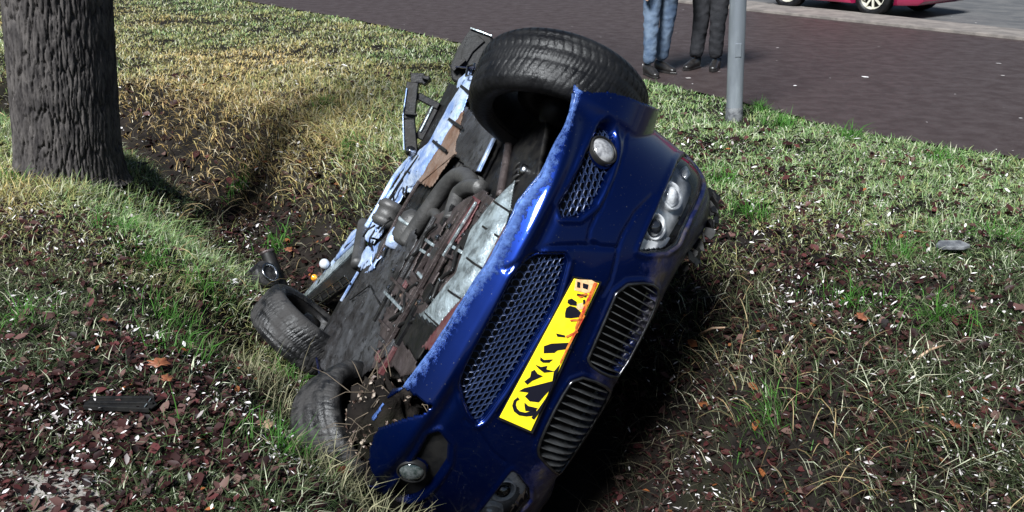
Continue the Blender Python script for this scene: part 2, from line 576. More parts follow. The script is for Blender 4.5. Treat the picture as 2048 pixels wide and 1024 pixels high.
# --- front shell: plan curve (s, along the width) times upright profile (t)
XB, XA, YW, NE = -.35, 1.16, .87, 3.2
th = np.linspace(-math.pi / 2, math.pi / 2, 4001)
py_ = YW * np.sign(np.sin(th)) * np.abs(np.sin(th)) ** (2 / NE)
px_ = XB + XA * np.abs(np.cos(th)) ** (2 / NE)
px_ = np.concatenate([np.linspace(-.75, XB, 60)[:-1], px_, np.linspace(XB, -.75, 60)[1:]])
py_ = np.concatenate([np.full(59, -YW), py_, np.full(59, YW)])
sl = np.concatenate([[0], np.cumsum(np.hypot(np.diff(px_), np.diff(py_)))]); sl -= sl[-1] / 2
SMAX = sl[-1]
DS = .0065
S = np.arange(-SMAX, SMAX, DS)
PX = np.interp(S, sl, px_); PY = np.interp(S, sl, py_)
tx = np.gradient(PX); ty = np.gradient(PY); tn = np.hypot(tx, ty)
NX, NY = ty / tn, -tx / tn
prof = np.array([(-.16, .085), (-.06, .105), (-.012, .145), (0, .17), (.002, .24), (0, .34), (-.004, .44), (-.014, .53), (-.028, .60), (-.048, .665), (-.085, .72), (-.15, .765), (-.25, .795)])
pl = np.concatenate([[0], np.cumsum(np.hypot(*np.diff(prof, axis=0).T))])
TMAX = pl[-1]
T = np.arange(0, TMAX, DS)
tf = np.linspace(0, TMAX, 400)
pd = np.convolve(np.pad(np.interp(tf, pl, prof[:, 0]), 12, 'edge'), np.ones(25) / 25, 'valid')
pz = np.convolve(np.pad(np.interp(tf, pl, prof[:, 1]), 12, 'edge'), np.ones(25) / 25, 'valid')
PD = np.interp(T, tf, pd); PZ = np.interp(T, tf, pz)
SG, TG = np.meshgrid(S, T, indexing='ij')
side = sstep(.55, 1.1, np.abs(SG))


def t_of_z(z):
    return float(np.interp(z, pz, tf))


BASE = np.stack([PX[:, None] + NX[:, None] * PD[None] * (1 - .35 * side), PY[:, None] + NY[:, None] * PD[None] * (1 - .35 * side), np.broadcast_to(PZ[None], SG.shape) + .12 * sstep(.35, 1.0, np.abs(SG)) * sstep(.3, .75, TG)], -1)
# crease above the lip and a shoulder line
BASE[..., 0] += NX[:, None] * .010 * np.exp(-((TG - .20) / .022) ** 2) - NX[:, None] * .008 * np.exp(-((TG - .245) / .02) ** 2)


def grid_normals(V):
    du = np.gradient(V, axis=0); dv = np.gradient(V, axis=1)
    n = np.cross(du, dv); n /= np.linalg.norm(n, axis=-1, keepdims=True) + 1e-12
    return n


NRM = grid_normals(BASE)
if NRM[len(S) // 2, len(T) // 2, 0] < 0:
    NRM = -NRM
PXY, PDEP = car_to_px(BASE)
eye_car = CR.T @ (EYE - CT)
FACING = ((eye_car - BASE) * NRM).sum(-1) > 0


def st(px, py):
    """(s, t) of the shell seen at a pixel"""
    d = np.hypot(PXY[..., 0] - px, PXY[..., 1] - py) + np.where(FACING, 0, 40) + PDEP * 1.5
    i, j = np.unravel_index(np.argmin(d), d.shape)
    i = min(max(i, 1), len(S) - 2); j = min(max(j, 1), len(T) - 2)
    a = (PXY[i + 1, j] - PXY[i - 1, j]) / 2; b = (PXY[i, j + 1] - PXY[i, j - 1]) / 2
    try:
        k = np.linalg.solve(np.stack([a, b], 1), np.array([px, py]) - PXY[i, j])
    except np.linalg.LinAlgError:
        k = np.zeros(2)
    k = np.clip(k, -1.5, 1.5)
    return np.array([S[i] + k[0] * DS, T[j] + k[1] * DS])


def surf(s, t, off=0.):
    s = np.clip(np.asarray(s, float), S[0], S[-1] - 1e-6); t = np.clip(np.asarray(t, float), 0, T[-1] - 1e-6)
    u = (s - S[0]) / DS; v = t / DS
    i = np.minimum(u.astype(int), len(S) - 2); j = np.minimum(v.astype(int), len(T) - 2)
    a = (u - i)[..., None]; b = (v - j)[..., None]

    def bl(A):
        return (A[i, j] * (1 - a) + A[i + 1, j] * a) * (1 - b) + (A[i, j + 1] * (1 - a) + A[i + 1, j + 1] * a) * b
    return bl(BASE) + bl(NRM) * np.asarray(off, float)[..., None]


def stpoly(pts):
    return np.array([st(*p) for p in pts])


def resample(P, n, closed=True):
    P = np.array(P, float)
    Q = np.concatenate([P, P[:1]]) if closed else P
    l = np.concatenate([[0], np.cumsum(np.hypot(*np.diff(Q, axis=0).T))])
    x = np.linspace(0, l[-1], n, endpoint=not closed)
    return np.stack([np.interp(x, l, Q[:, 0]), np.interp(x, l, Q[:, 1])], 1)


def rounded(P, it=2):
    P = np.array(P, float)
    for _ in range(it):
        Q = np.roll(P, -1, 0)
        P = np.stack([P * .75 + Q * .25, P * .25 + Q * .75], 1).reshape(-1, 2)
    return P


def sdf(x, y, P):
    """positive inside"""
    P = np.asarray(P); d = np.full(np.shape(x), 1e9); ins = np.zeros(np.shape(x), bool)
    for (ax, ay), (bx, by) in zip(P, np.roll(P, -1, 0)):
        dx, dy = bx - ax, by - ay
        t = np.clip(((x - ax) * dx + (y - ay) * dy) / (dx * dx + dy * dy + 1e-15), 0, 1)
        d = np.minimum(d, np.hypot(x - ax - t * dx, y - ay - t * dy))
        c = ((ay > y) != (by > y))
        with np.errstate(divide='ignore', invalid='ignore'):
            ins ^= c & (x < (bx - ax) * (y - ay) / (by - ay + 1e-15) + ax)
    return np.where(ins, d, -d)


def line_d(x, y, P):
    d = np.full(np.shape(x), 1e9)
    for (ax, ay), (bx, by) in zip(P[:-1], P[1:]):
        dx, dy = bx - ax, by - ay
        t = np.clip(((x - ax) * dx + (y - ay) * dy) / (dx * dx + dy * dy + 1e-15), 0, 1)
        d = np.minimum(d, np.hypot(x - ax - t * dx, y - ay - t * dy))
    return d


mir = lambda P: np.array(P)[::-1] * np.array([-1, 1])
p_grille = rounded(stpoly([(1066, 508), (1100, 506), (1141, 507), (1126, 565), (1111, 614), (1075, 675), (1040, 735), (998, 801), (957, 856), (940, 834), (920, 788), (921, 752), (952, 691), (996, 609), (1029, 543)]), 1)
p_vent = rounded(stpoly([(1201, 236), (1222, 252), (1236, 285), (1228, 335), (1178, 436), (1102, 434), (1155, 342), (1178, 290)]), 1)
p_kid = rounded(stpoly([(1238, 570), (1298, 565), (1318, 581), (1306, 620), (1238, 752), (1208, 749), (1172, 724), (1182, 700), (1210, 636)]), 1)
p_kid2 = rounded(stpoly([(1150, 750), (1203, 766), (1219, 785), (1188, 845), (1122, 944), (1090, 925), (1073, 905), (1083, 870), (1117, 801)]), 1)
p_head = rounded(stpoly([(1274, 510), (1352, 503), (1374, 447), (1400, 391), (1406, 340), (1394, 304), (1374, 298), (1357, 318), (1341, 356), (1313, 419), (1288, 479)]), 1)
p_ventL, p_headL = mir(p_vent), mir(p_head)
HOLES = [(p_grille, .045, .012), (p_vent, .05, .012), (p_ventL, .05, .012), (p_kid, .035, .010), (p_kid2, .035, .010), (p_head, .03, .006), (p_headL, .03, .006)]
LINES = [(stpoly([(1201, 200), (1236, 236), (1251, 278), (1236, 340), (1215, 391), (1181, 454), (1176, 482), (1195, 490)]), .004),
         (stpoly([(1010, 540), (1060, 510), (1095, 495), (1158, 491), (1236, 496), (1245, 470), (1271, 426), (1306, 391)]), .005),
         (stpoly([(930, 840), (945, 850), (985, 905), (1009, 925)]), .005),
         (stpoly([(1236, 496), (1232, 520), (1222, 560), (1205, 590)]), .004)]

V = BASE.copy(); keep = np.ones(SG.shape, bool)
for P, D, w in HOLES:
    sd = sdf(SG, TG, P)
    V -= NRM * (D * sstep(0, w, sd))[..., None]
    V += NRM * (.006 * np.exp(-((sd + .009) / .007) ** 2))[..., None]
    keep &= sd < w + .004
for P, w in LINES:
    V -= NRM * (.006 * np.exp(-(line_d(SG, TG, P) / w) ** 2))[..., None]
# hand-sized dents on the buried corner and a torn notch
dent = np.exp(-(((SG - 1.0) / .16) ** 2 + ((TG - .22) / .16) ** 2))
V -= NRM * (.05 * dent + .004 * (fbm(SG * 5, TG * 5) - .5) * (.3 + 1.2 * sstep(.5, 1., SG)))[..., None]
notch = stpoly([(770, 800), (806, 776), (838, 798), (862, 814), (850, 824), (822, 830), (793, 840), (740, 856)])
keep &= sdf(SG, TG, notch) < 0
# wheel-arch cut and the torn lower edge
EDGE = [(806, 772), (862, 701), (885, 664), (927, 598), (960, 545), (979, 520), (992, 495), (1016, 448), (1034, 406), (1060, 372), (1084, 346), (1096, 316), (1112, 284), (1132, 250), (1147, 200), (1144, 168), (1148, 157)]
FEND = [(1158, 178), (1190, 184), (1216, 181), (1269, 197), (1310, 214), (1345, 232), (1366, 244), (1396, 266)]
CUT = np.array(EDGE + FEND + [(1440, 262), (1440, -200), (700, -200), (400, 700), (700, 790)], float)
WC = np.array([.2247, -.7252, .2427]); WA = np.array([-.4194, -1., -.057]); WA /= np.linalg.norm(WA)      # steered front wheel
# the wing is pushed out over the displaced wheel
rel = V - WC; axl = rel @ WA; rv = rel - axl[..., None] * WA; rad_ = np.linalg.norm(rv, axis=-1)
push = np.maximum(.352 - rad_, 0) * (1 - sstep(.125, .21, np.abs(axl))) * sstep(.04, .12, rad_) * (SG < 0)
V = V + rv / (rad_[..., None] + 1e-9) * push[..., None]
deep = (rad_ < .10) & (np.abs(axl) < .14) & (SG < 0)
keep &= ~deep
arch = np.hypot(V[..., 0] - .05, V[..., 2] - .315)
VPX, _ = car_to_px(V)
jag = 2.5 * (fbm(SG * 14, TG * 14, 3) - .5)
keep &= ~((sdf(VPX[..., 0] + jag, VPX[..., 1], CUT) > 0) & (SG < .45))
keep &= ~((arch < .385) & (SG > .9))
keep &= ~((VPX[..., 0] < 742 + 60 * (fbm(SG * 10, TG * 10, 4) - .5)) & (SG > .45))
V -= NRM * (.05 * (fbm(SG * 7 + 3, TG * 7, 4) - .5) * sstep(.75, .95, SG))[..., None]
keep &= V[..., 0] > -.62
keep &= TG > .02 + .05 * np.maximum(fbm(SG * 12, SG * 0 + 2, 3) - .5, 0)
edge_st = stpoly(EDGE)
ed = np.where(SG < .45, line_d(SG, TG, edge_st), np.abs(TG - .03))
scuff_glint = np.clip(1.05 - ed / (.028 + .045 * sstep(-.75, -.35, SG)), 0, 1) * (.55 + .6 * (fbm(SG * 7, TG * 7) - .3))  # scraped paint along the edge, with the lip's bright highlights painted in
scuff_glint = np.maximum(scuff_glint, .62 * np.exp(-((arch - .40) / .03) ** 2) * (SG > .9) * (TG < .4))
mudv = .48 * sstep(.5, .68, TG) + .5 * sstep(.55, 1.0, SG) * sstep(.2, .5, TG) + .12
mudv = mudv + .62 * sstep(.6, .9, SG)
mudv = mudv - .3 * (SG < -.3) * (TG < .55)
mudv = np.maximum(mudv, .55 * sstep(.62, .8, TG) * (SG < 0))


def shell_mesh(name, V, mask, material, parent, scuff_glintv=None, mudv=None, solid=.006):
    F = grid_faces(*V.shape[:2])
    k = mask.ravel()
    F = F[k[F].all(1)]
    used = np.unique(F); remap = np.full(V.shape[0] * V.shape[1], -1); remap[used] = np.arange(len(used))
    o = fast_mesh(name, V.reshape(-1, 3)[used], remap[F], None, material, smooth=True)
    for nm, arr in (('scuff_glint', scuff_glintv), ('mud', mudv)):
        at = o.data.attributes.new(nm, 'FLOAT', 'POINT')
        vals = np.zeros(len(used)) if arr is None else np.clip(np.broadcast_to(arr, V.shape[:2]).ravel()[used], 0, 1)
        at.data.foreach_set('value', vals.astype(np.float32))
    o.parent = parent
    if solid:
        md = o.modifiers.new('thickness', 'SOLIDIFY'); md.thickness = solid; md.offset = -1 if True else 0
    return o


bumper = shell_mesh('front_bumper', V, keep, 'blue_paint', CAR, scuff_glint, mudv)


EDP = resample(np.concatenate([edge_st, stpoly(FEND[:3])]), 160, False)
for _ in range(3):
    EDP[1:-1] = (EDP[:-2] + 2 * EDP[1:-1] + EDP[2:]) / 4
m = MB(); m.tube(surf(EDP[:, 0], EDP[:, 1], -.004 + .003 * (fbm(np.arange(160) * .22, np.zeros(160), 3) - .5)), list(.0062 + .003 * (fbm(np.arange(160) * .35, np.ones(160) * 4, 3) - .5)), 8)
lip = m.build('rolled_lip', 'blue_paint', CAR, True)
for nm, val in (('scuff_glint', .62), ('mud', .15)):
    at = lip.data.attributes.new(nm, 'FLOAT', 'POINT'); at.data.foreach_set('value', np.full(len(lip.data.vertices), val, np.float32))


def patch(name, P, off, material, parent, cell=.008, grow=.0, bulge=0.):
    """piece of the shell inside polygon P, moved along the normal"""
    P = np.array(P); lo = P.min(0) - cell; hi = P.max(0) + cell
    a = np.arange(lo[0], hi[0] + cell, cell); b = np.arange(lo[1], hi[1] + cell, cell)
    A, B = np.meshgrid(a, b, indexing='ij'); sd = sdf(A, B, P)
    Vp = surf(A, B, off + bulge * sstep(0, .03, sd))
    F = grid_faces(*A.shape); k = (sd > -grow).ravel(); F = F[k[F].all(1)]
    return fast_mesh_parent(name, Vp.reshape(-1, 3), F, material, parent)


def fast_mesh_parent(name, V, F, material, parent):
    used = np.unique(F); remap = np.full(len(V), -1); remap[used] = np.arange(len(used))
    o = fast_mesh(name, V[used], remap[F], None, material, smooth=True)
    o.parent = parent
    return o


def ring_on(P, off, r, n=90, closed=True):
    Q = resample(P, n, closed)
    return surf(Q[:, 0], Q[:, 1], np.full(len(Q), off))


def honeycomb(name, P, off, cell, elong, parent, material, wire=.0022, depth=.012):
    """hexagon mesh laid on the shell inside P; cells longer along s by elong"""
    P = np.array(P); lo = P.min(0); hi = P.max(0)
    ws = cell * elong; wt = cell
    v = []; f = []
    ncol = int((hi[1] - lo[1]) / (wt * .87)) + 2; nrow = int((hi[0] - lo[0]) / ws) + 2
    ang = np.arange(6) * math.pi / 3 + math.pi / 6
    for c in range(ncol):
        for r in range(nrow):
            ct = lo[1] + c * wt * .87; cs = lo[0] + (r + .5 * (c % 2)) * ws
            if sdf(np.array([cs]), np.array([ct]), P)[0] < .1 * cell:
                continue
            k = len(v)
            for rad, o_ in ((1 / math.sqrt(3) + .01, 0.), (1 / math.sqrt(3) - wire / cell, .0015), (1 / math.sqrt(3) - wire / cell, -depth)):
                s_ = cs + np.sin(ang) * rad * ws; t_ = ct + np.cos(ang) * rad * wt
                v += list(surf(s_, t_, np.full(6, off + o_)))
            for i in range(6):
                j = (i + 1) % 6
                f.append((k + i, k + j, k + 6 + j, k + 6 + i)); f.append((k + 6 + i, k + 6 + j, k + 12 + j, k + 12 + i))
    o = link_mesh(name, v, f, material, parent)
    o['kind'] = 'stuff'
    return o


# lower centre grille
g = empty('lower_grille', parent=CAR)
patch('radiator_panel', p_grille, -.055, 'black_plastic', g, grow=.01)
mat('mesh_paint', (.012, .022, .06), .3, .3, col2=(.03, .045, .10), scale=12)
honeycomb('honeycomb_mesh', p_grille, -.018, .0185, 1.35, g, 'mesh_paint', .0017)
m = MB(); m.tube(ring_on(p_grille, -.004, .004), .004, 6, True); m.build('grille_frame', 'blue_paint', g, True)


mat('wet_glass', (.02, .03, .028), .06, .2, col2=(.12, .13, .13), scale=30, coat=1.)


def side_vent(P, fog_st, rad, label):
    g = empty('side_vent', parent=CAR)
    patch('vent_panel', P, -.05, 'black_plastic', g, grow=.012)
    if label == 'r':
        honeycomb('honeycomb_mesh', P, -.02, .022, 1.35, g, 'mesh_paint', .0018)
    else:
        patch('blanking_plate', P, -.022, 'black_plastic', g, grow=.004)
    # blue blanking plate round the lamp
    Q = np.array([fog_st + np.array([math.cos(a) * rad * 1.55, math.sin(a) * rad * 1.3]) for a in np.linspace(0, 2 * math.pi, 24, endpoint=False)])
    patch('lamp_surround', Q, -.012, 'blue_paint', g, .005)
    c = surf(np.array(fog_st[0]), np.array(fog_st[1]), np.array(-.004))
    n = surf(np.array(fog_st[0]), np.array(fog_st[1]), np.array(.1)) - c; n /= np.linalg.norm(n)
    f = empty('fog_lamp', parent=CAR)
    m = MB(); m.lathe([(rad * 1.18, -.03), (rad * 1.18, .006), (rad * 1.1, .010), (rad * 1.0, .006), (rad * .98, -.01)], c, n, 40); m.build('lamp_ring', 'black_plastic', f, True)
    m = MB(); m.lathe([(rad * 1.0, .000), (rad * .95, .006), (rad * .75, .013), (rad * .4, .018), (.0005, .0195)], c, n, 36); m.build('lamp_glass', 'fog_glass' if label == 'r' else 'wet_glass', f, True)
    m = MB(); m.lathe([(rad * 1.0, -.001), (rad * .8, -.018), (rad * .45, -.03), (rad * .2, -.033), (rad * .18, -.012), (.0005, -.008)], c, n, 36); m.build('reflector', 'lamp_glass', f, True)
    return g


side_vent(p_vent, st(1208, 300), .043, 'r')
side_vent(p_ventL, st(823, 944), .040, 'l')

mat('slat_metal', (.14, .145, .15), .25, .6, col2=(.08, .082, .085), scale=20)
mat('black_chrome', (.10, .10, .105), .18, .9, col2=(.05, .05, .052), scale=20)
# kidney grilles
for P in (p_kid, p_kid2):
    k = empty('kidney_grille', parent=CAR)
    patch('grille_back', P, -.045, 'black_plastic', k, grow=.01)
    m = MB(); m.tube(ring_on(P, .004, 0), .0050, 8, True); m.build('chrome_frame', 'black_chrome', k, True)
    s0, s1 = P[:, 0].min(), P[:, 0].max(); n = 13
    for q in range(n):
        s = s0 + (s1 - s0) * (q + .8) / (n + .6)
        tt = np.linspace(P[:, 1].min() - .01, P[:, 1].max() + .01, 300)
        ins = tt[sdf(np.full(300, s), tt, P) > .004]
        if len(ins) < 5:
            continue
        ta = np.linspace(ins[0], ins[-1], 9)
        m = MB(); v = []; f = []
        for t in ta:
            bow = .004 * math.sin((t - ta[0]) / (ta[-1] - ta[0]) * math.pi)
            for ds, o_ in ((-.0016, -.038), (-.0016, bow), (.0016, bow), (.0016, -.038)):
                v.append(surf(np.array(s + ds), np.array(t), np.array(o_)))
        for i in range(8):
            for c in range(3):
                f.append((i * 4 + c, i * 4 + c + 1, i * 4 + 5 + c, i * 4 + 4 + c))
        f += [(0, 1, 2, 3), (32, 33, 34, 35)]
        m.add(v, f); m.build('slat', 'slat_metal', k)

# number plate
np_ = empty('number_plate', parent=CAR)
pl_px = [(998, 834), (1061, 861), (1130, 708), (1198, 565), (1148, 557), (1070, 695)]
PLT = stpoly(pl_px)


def st_prism(P, o0, o1, name, material, parent, n=None):
    P = np.array(P) if n is None else resample(P, n)
    a = surf(P[:, 0], P[:, 1], np.full(len(P), o0)); b = surf(P[:, 0], P[:, 1], np.full(len(P), o1))
    m = MB(); k = len(P)
    m.add(list(a) + list(b), [tuple(range(k, 2 * k))] + [(i, (i + 1) % k, k + (i + 1) % k, k + i) for i in range(k)])
    return m.build(name, material, parent)


# the plate is flat: a plane through its four corners
pc = surf(PLT[[0, 1, 3, 4], 0], PLT[[0, 1, 3, 4], 1], np.full(4, .010))
pcen = pc.mean(0)
_, _, vh = np.linalg.svd(pc - pcen)
pn = vh[2] if vh[2][0] > 0 else -vh[2]
pcen = pcen + pn * .012


def plate_at(px, py, off=0.):
    d = CR.T @ ray(px, py)
    c = pcen + pn * off
    return eye_car + d * (((c - eye_car) @ pn) / (d @ pn))


def plate_piece(pts, o0, o1, name, material, bevel=0.):
    a = [plate_at(*p, o0) for p in pts]
    m = MB(); m.prism(a, pn * (o1 - o0))
    return m.build(name, material, np_, bevel=bevel)


q6 = lambda L: [(980 + x / 2.694, 520 + y / 2.694) for x, y in L]
plate_piece([(999, 834), (1061, 861), (1197, 566), (1148, 557)], -.004, 0, 'plate_sheet', 'plate_yellow', .0008)
plate_piece([(995, 837), (1064, 866), (1202, 563), (1146, 552)], -.010, -.0045, 'plate_holder', 'black_plastic')
glyphs_and_shade = [[(150, 738), (128, 756), (119, 785), (128, 815), (155, 836), (195, 842), (236, 838), (250, 815), (246, 800), (225, 812), (190, 822), (160, 815), (144, 798), (138, 778), (142, 760), (158, 750)],
          [(185, 766), (206, 786), (256, 798), (238, 815), (190, 812), (186, 790)],
          [(156, 706), (184, 690), (250, 674), (335, 652), (330, 690), (292, 730), (262, 766), (212, 760), (188, 735), (208, 714)],
          [(222, 600), (240, 591), (256, 613), (284, 625), (226, 650), (200, 671), (184, 655), (216, 630)],
          [(243, 563), (275, 576), (308, 570), (302, 588), (348, 600), (290, 606), (262, 585)],
          [(272, 522), (290, 538), (338, 535), (318, 552), (284, 552), (269, 540)],
          [(290, 464), (330, 450), (442, 444), (440, 476), (362, 486), (346, 499), (289, 501)],
          [(355, 395), (402, 405), (406, 416), (362, 412)],
          [(404, 286), (411, 259), (430, 246), (460, 254), (492, 284), (496, 305), (432, 313), (404, 309)],
          [(420, 214), (440, 207), (466, 224), (467, 246), (430, 241), (417, 230)],
          [(222, 850), (262, 800), (330, 700), (352, 640), (344, 600), (378, 560), (330, 690), (272, 812), (236, 860)]]  # last shape is the plate's shaded edge painted dark, not lettering
for L in glyphs_and_shade:
    plate_piece(q6(L), .0003, .0016, 'plate_mark', 'plate_black')
for L in [[(560, 122), (580, 124), (520, 260), (470, 372), (455, 366), (505, 250)], [(470, 190), (515, 178), (530, 186), (486, 204)], [(500, 290), (512, 300), (440, 440), (380, 560), (374, 552), (432, 430)],
          [(430, 322), (500, 312), (497, 325), (434, 330)], [(408, 408), (470, 380), (474, 390), (412, 420)]]:
    plate_piece(q6(L), .0018, .0026, 'red_scuff', 'plate_red')
for L in [[(462, 104), (548, 108), (574, 124), (552, 172), (520, 178), (454, 162)], [(462, 240), (500, 230), (505, 262), (470, 270)]]:
    plate_piece(q6(L), .0006, .0014, 'rubbed_patch', 'plate_pink')
for L in [[(470, 116), (486, 120), (484, 150), (468, 146)], [(500, 124), (530, 132), (526, 158), (500, 150)], [(470, 180), (520, 190), (518, 200), (466, 190)], [(500, 215), (512, 212), (514, 236), (502, 238)]]:
    plate_piece(q6(L), .0018, .0026, 'plate_mark', 'plate_black')

# headlights
mat('lamp_bucket', (.5, .51, .52), .2, .35, col2=(.35, .36, .37), scale=14, lo=.45, hi=.55)


def headlight(P, units, mirror):
    h = empty('headlight', parent=CAR)
    sg = -1 if mirror else 1
    patch('lamp_bucket', P, -.05, 'lamp_bucket', h, .01, grow=.01)
    for (s, t), r, dark in units:
        s *= sg
        c = surf(np.array(s), np.array(t), np.array(-.035)); n = surf(np.array(s), np.array(t), np.array(.1)) - c; n /= np.linalg.norm(n)
        n = n * .75 + np.array([.66, -.1, 0]) * .5; n /= np.linalg.norm(n)
        m = MB(); m.lathe([(r * 1.45, -.06), (r * 1.42, .006), (r * 1.3, .012), (r * 1.16, .004), (r * 1.02, -.012)], c, n, 40); m.build('bezel', 'headlamp_white', h, True)
        m = MB(); m.lathe([(r * 1.05, -.012), (r * .95, .004), (r * .7, .016), (r * .35, .024), (.0005, .026)], c, n, 36); m.build('projector_lens', 'dark_glass' if dark else 'lamp_glass', h, True)
    # ribbed turn lamp at the outer end and an inner cover plate
    ts = P[np.argmin(P[:, 0] * sg)]
    cen = P.mean(0)
    a0 = ts * .72 + cen * .28
    for q in range(5):
        c = surf(np.array(a0[0] + sg * q * .012), np.array(a0[1]), np.array(-.03))
        n = surf(np.array(a0[0]), np.array(a0[1]), np.array(.1)) - c; n /= np.linalg.norm(n)
        m = MB(); m.lathe([(.010, -.02), (.010, .002), (.006, .008), (.0004, .010)], c, n, 10); m.build('bulb_lens', 'lamp_glass', h, True)
    e = P[np.argmax(P[:, 0] * sg)] * .84 + cen * .16
    Q = np.array([cen * .45 + P[i] * .55 for i in range(len(P)) if P[i, 0] * sg > cen[0] * sg])
    m = MB(); m.tube(ring_on(P, -.012, 0, 80), .006, 6, True); m.build('lamp_frame', 'dull_chrome', h, True)
    IN = np.array([P[np.argmax(P[:, 0] * sg)] * .9 + cen * .1 + (P[i] - P[np.argmax(P[:, 0] * sg)]) * .0 for i in range(1)])
    IP = in_plate * np.array([sg, 1])
    patch('inner_plate', IP if sg > 0 else IP[::-1], -.032, 'headlamp_white', h, .006)
    patch('lens_cover', P, -.004, 'lens_cover', h, .006, grow=.004, bulge=.004)
    return h


u1, u2 = st(1357, 384), st(1324, 451)
in_plate = stpoly([(1279, 504), (1349, 499), (1360, 468), (1338, 480), (1310, 478), (1292, 474)])
headlight(p_head, [(u1, .036, False), (u2, .032, True)], False)
headlight(p_headL, [(u1, .036, False), (u2, .032, True)], True)

# hood, running back from the shell's upper edge
hs = np.linspace(-1.18, 1.18, 150)
top = surf(hs, np.full(150, T[-1] - .002))
hu = np.linspace(0, 1, 70)
cowl = np.stack([np.full(150, -.82) + .10 * np.cos(top[:, 1] * 2), top[:, 1] * .93, .90 - .10 * (top[:, 1] / .8) ** 2], 1)
HV = top[:, None] * (1 - hu[None, :, None]) + cowl[:, None] * hu[None, :, None]
HV[..., 2] += .085 * np.sqrt(np.sin(np.clip(hu * 1.6, 0, 1)[None] * math.pi / 2)) * (1 - hu[None] * .6) + .02 * np.exp(-((np.abs(HV[..., 1]) - .28) / .08) ** 2) * np.sin(hu[None] * math.pi)
HV[..., 2] += .05 * (fbm(HV[..., 0] * 5, HV[..., 1] * 5) - .5) * sstep(0, .2, hu)[None]
shell_mesh('hood', HV, np.ones(HV.shape[:2], bool), 'blue_paint', CAR, .1 + 0 * HV[..., 0], .62 + .3 * (fbm(HV[..., 0] * 6, HV[..., 1] * 6) - .3))
# torn dark scraps along the hood's upper edge
m = MB()
for i in range(26):
    s = -1.0 + .5 * random.random(); t = T[-1] - .12 * random.random()
    c = surf(np.array(s), np.array(t), np.array(.01 + .02 * random.random()))
    a = Vector([random.gauss(0, 1) for _ in range(3)]).normalized(); b = a.orthogonal().normalized()
    r = .012 + .018 * random.random()
    pts = [c + np.array(a) * r * math.cos(k * 1.05) * (.5 + random.random()) + np.array(b) * r * math.sin(k * 1.05) * (.5 + random.random()) for k in range(6)]
    m.prism(pts, np.array(a.cross(b)) * .006)
m.build('torn_trim', 'black_plastic', CAR)['kind'] = 'stuff'

# sides, tail and crushed roof: mostly hidden against the bank


def loft(name, rows, material, solid=.008, mudk=.5):
    A = np.array(rows, float)
    n = 40
    R_ = np.stack([[np.interp(np.linspace(0, 1, n), np.linspace(0, 1, A.shape[1]), A[i, :, c]) for c in range(3)] for i in range(A.shape[0])]).transpose(0, 2, 1)
    R2 = np.stack([[np.interp(np.linspace(0, 1, n), np.linspace(0, 1, A.shape[0]), R_[:, j, c]) for c in range(3)] for j in range(n)]).transpose(2, 0, 1)
    R2 = R2 + .015 * (np.stack([fbm(R2[..., 0] * 4 + k, R2[..., 1] * 4 + R2[..., 2] * 4) for k in range(3)], -1) - .5)
    return shell_mesh(name, R2, np.ones(R2.shape[:2], bool), material, CAR, 0 * R2[..., 0], mudk + 0 * R2[..., 0], solid)


for sg in (-1, 1):
    loft('body_side', [[(x, sg * yb, .17), (x, sg * ym, .32), (x, sg * ym, .58), (x, sg * yt, .80)] for x, yb, ym, yt in ((-.60, .78, .87, .78), (-.85, .78, .86, .79), (-1.15, .78, .86, .79), (-1.45, .78, .87, .80))], 'blue_paint')
loft('rear_deck', [[(x, -.78, z - .06), (x, -.4, z), (x, .4, z), (x, .78, z - .06)] for x, z in ((-1.2, .80), (-1.35, .83), (-1.5, .80), (-1.62, .70))], 'blue_paint')
loft('crushed_roof', [[(x, -.68, z - .05), (x, -.3, z), (x, .3, z - .05), (x, .68, z - .12)] for x, z in ((-.80, .86), (-.95, 1.0), (-1.1, 1.03), (-1.25, .84))], 'black_plastic')

# --- underbody: pieces measured on planes of the wreck, each with its own depth


def u3(pts, z):
    return [under_at(*p, z) for p in pts]


def at_depth(px, py, dep):
    return CR.T @ (EYE + ray(px, py) * dep - CT)


def depth_of(px, py, z):
    P = under_at(px, py, z)
    return float(((CR @ P + CT - EYE) @ CW)[2])


def upatch(name, pts, z, material, parent=CAR, holes=(), cell=.009, rough=.01, freq=9., solid=.005, bulge=0., rag=.0):
    """crumpled sheet lying in the plane z, with real openings"""
    P = np.array(u3(pts, z))[:, :2]
    lo = P.min(0) - cell; hi = P.max(0) + cell
    a = np.arange(lo[0], hi[0] + cell, cell); b = np.arange(lo[1], hi[1] + cell, cell)
    A, B = np.meshgrid(a, b, indexing='ij'); sd = sdf(A + rag * (fbm(A * 20, B * 20, 3) - .5), B + rag * (fbm(A * 20 + 7, B * 20, 3) - .5), P)
    Zp = z + rough * (fbm(A * freq + z * 31, B * freq, 4) - .5) * 2 - bulge * sstep(0, .05, sd)
    mask = sd > -cell * .5
    for h in holes:
        Q = np.array(u3(h, z))[:, :2]; s2 = sdf(A, B, Q)
        mask &= s2 < 0
        Zp = Zp - .006 * np.exp(-((s2 + .008) / .008) ** 2)
    return shell_mesh(name, np.stack([A, B, Zp], -1), mask, material, parent, solid=solid)


def uplate(name, pts, z, th, material, parent=CAR, bevel=.003):
    m = MB(); m.prism(u3(pts, z), (0, 0, th))
    return m.build(name, material, parent, bevel=bevel)


def ubar(name, pts, z, w, h, material, parent=CAR, bevel=.002):
    P = u3(pts, z); m = MB()
    for a, b in zip(P[:-1], P[1:]):
        m.bar(a, b, w, h)
    return m.build(name, material, parent, bevel=bevel)


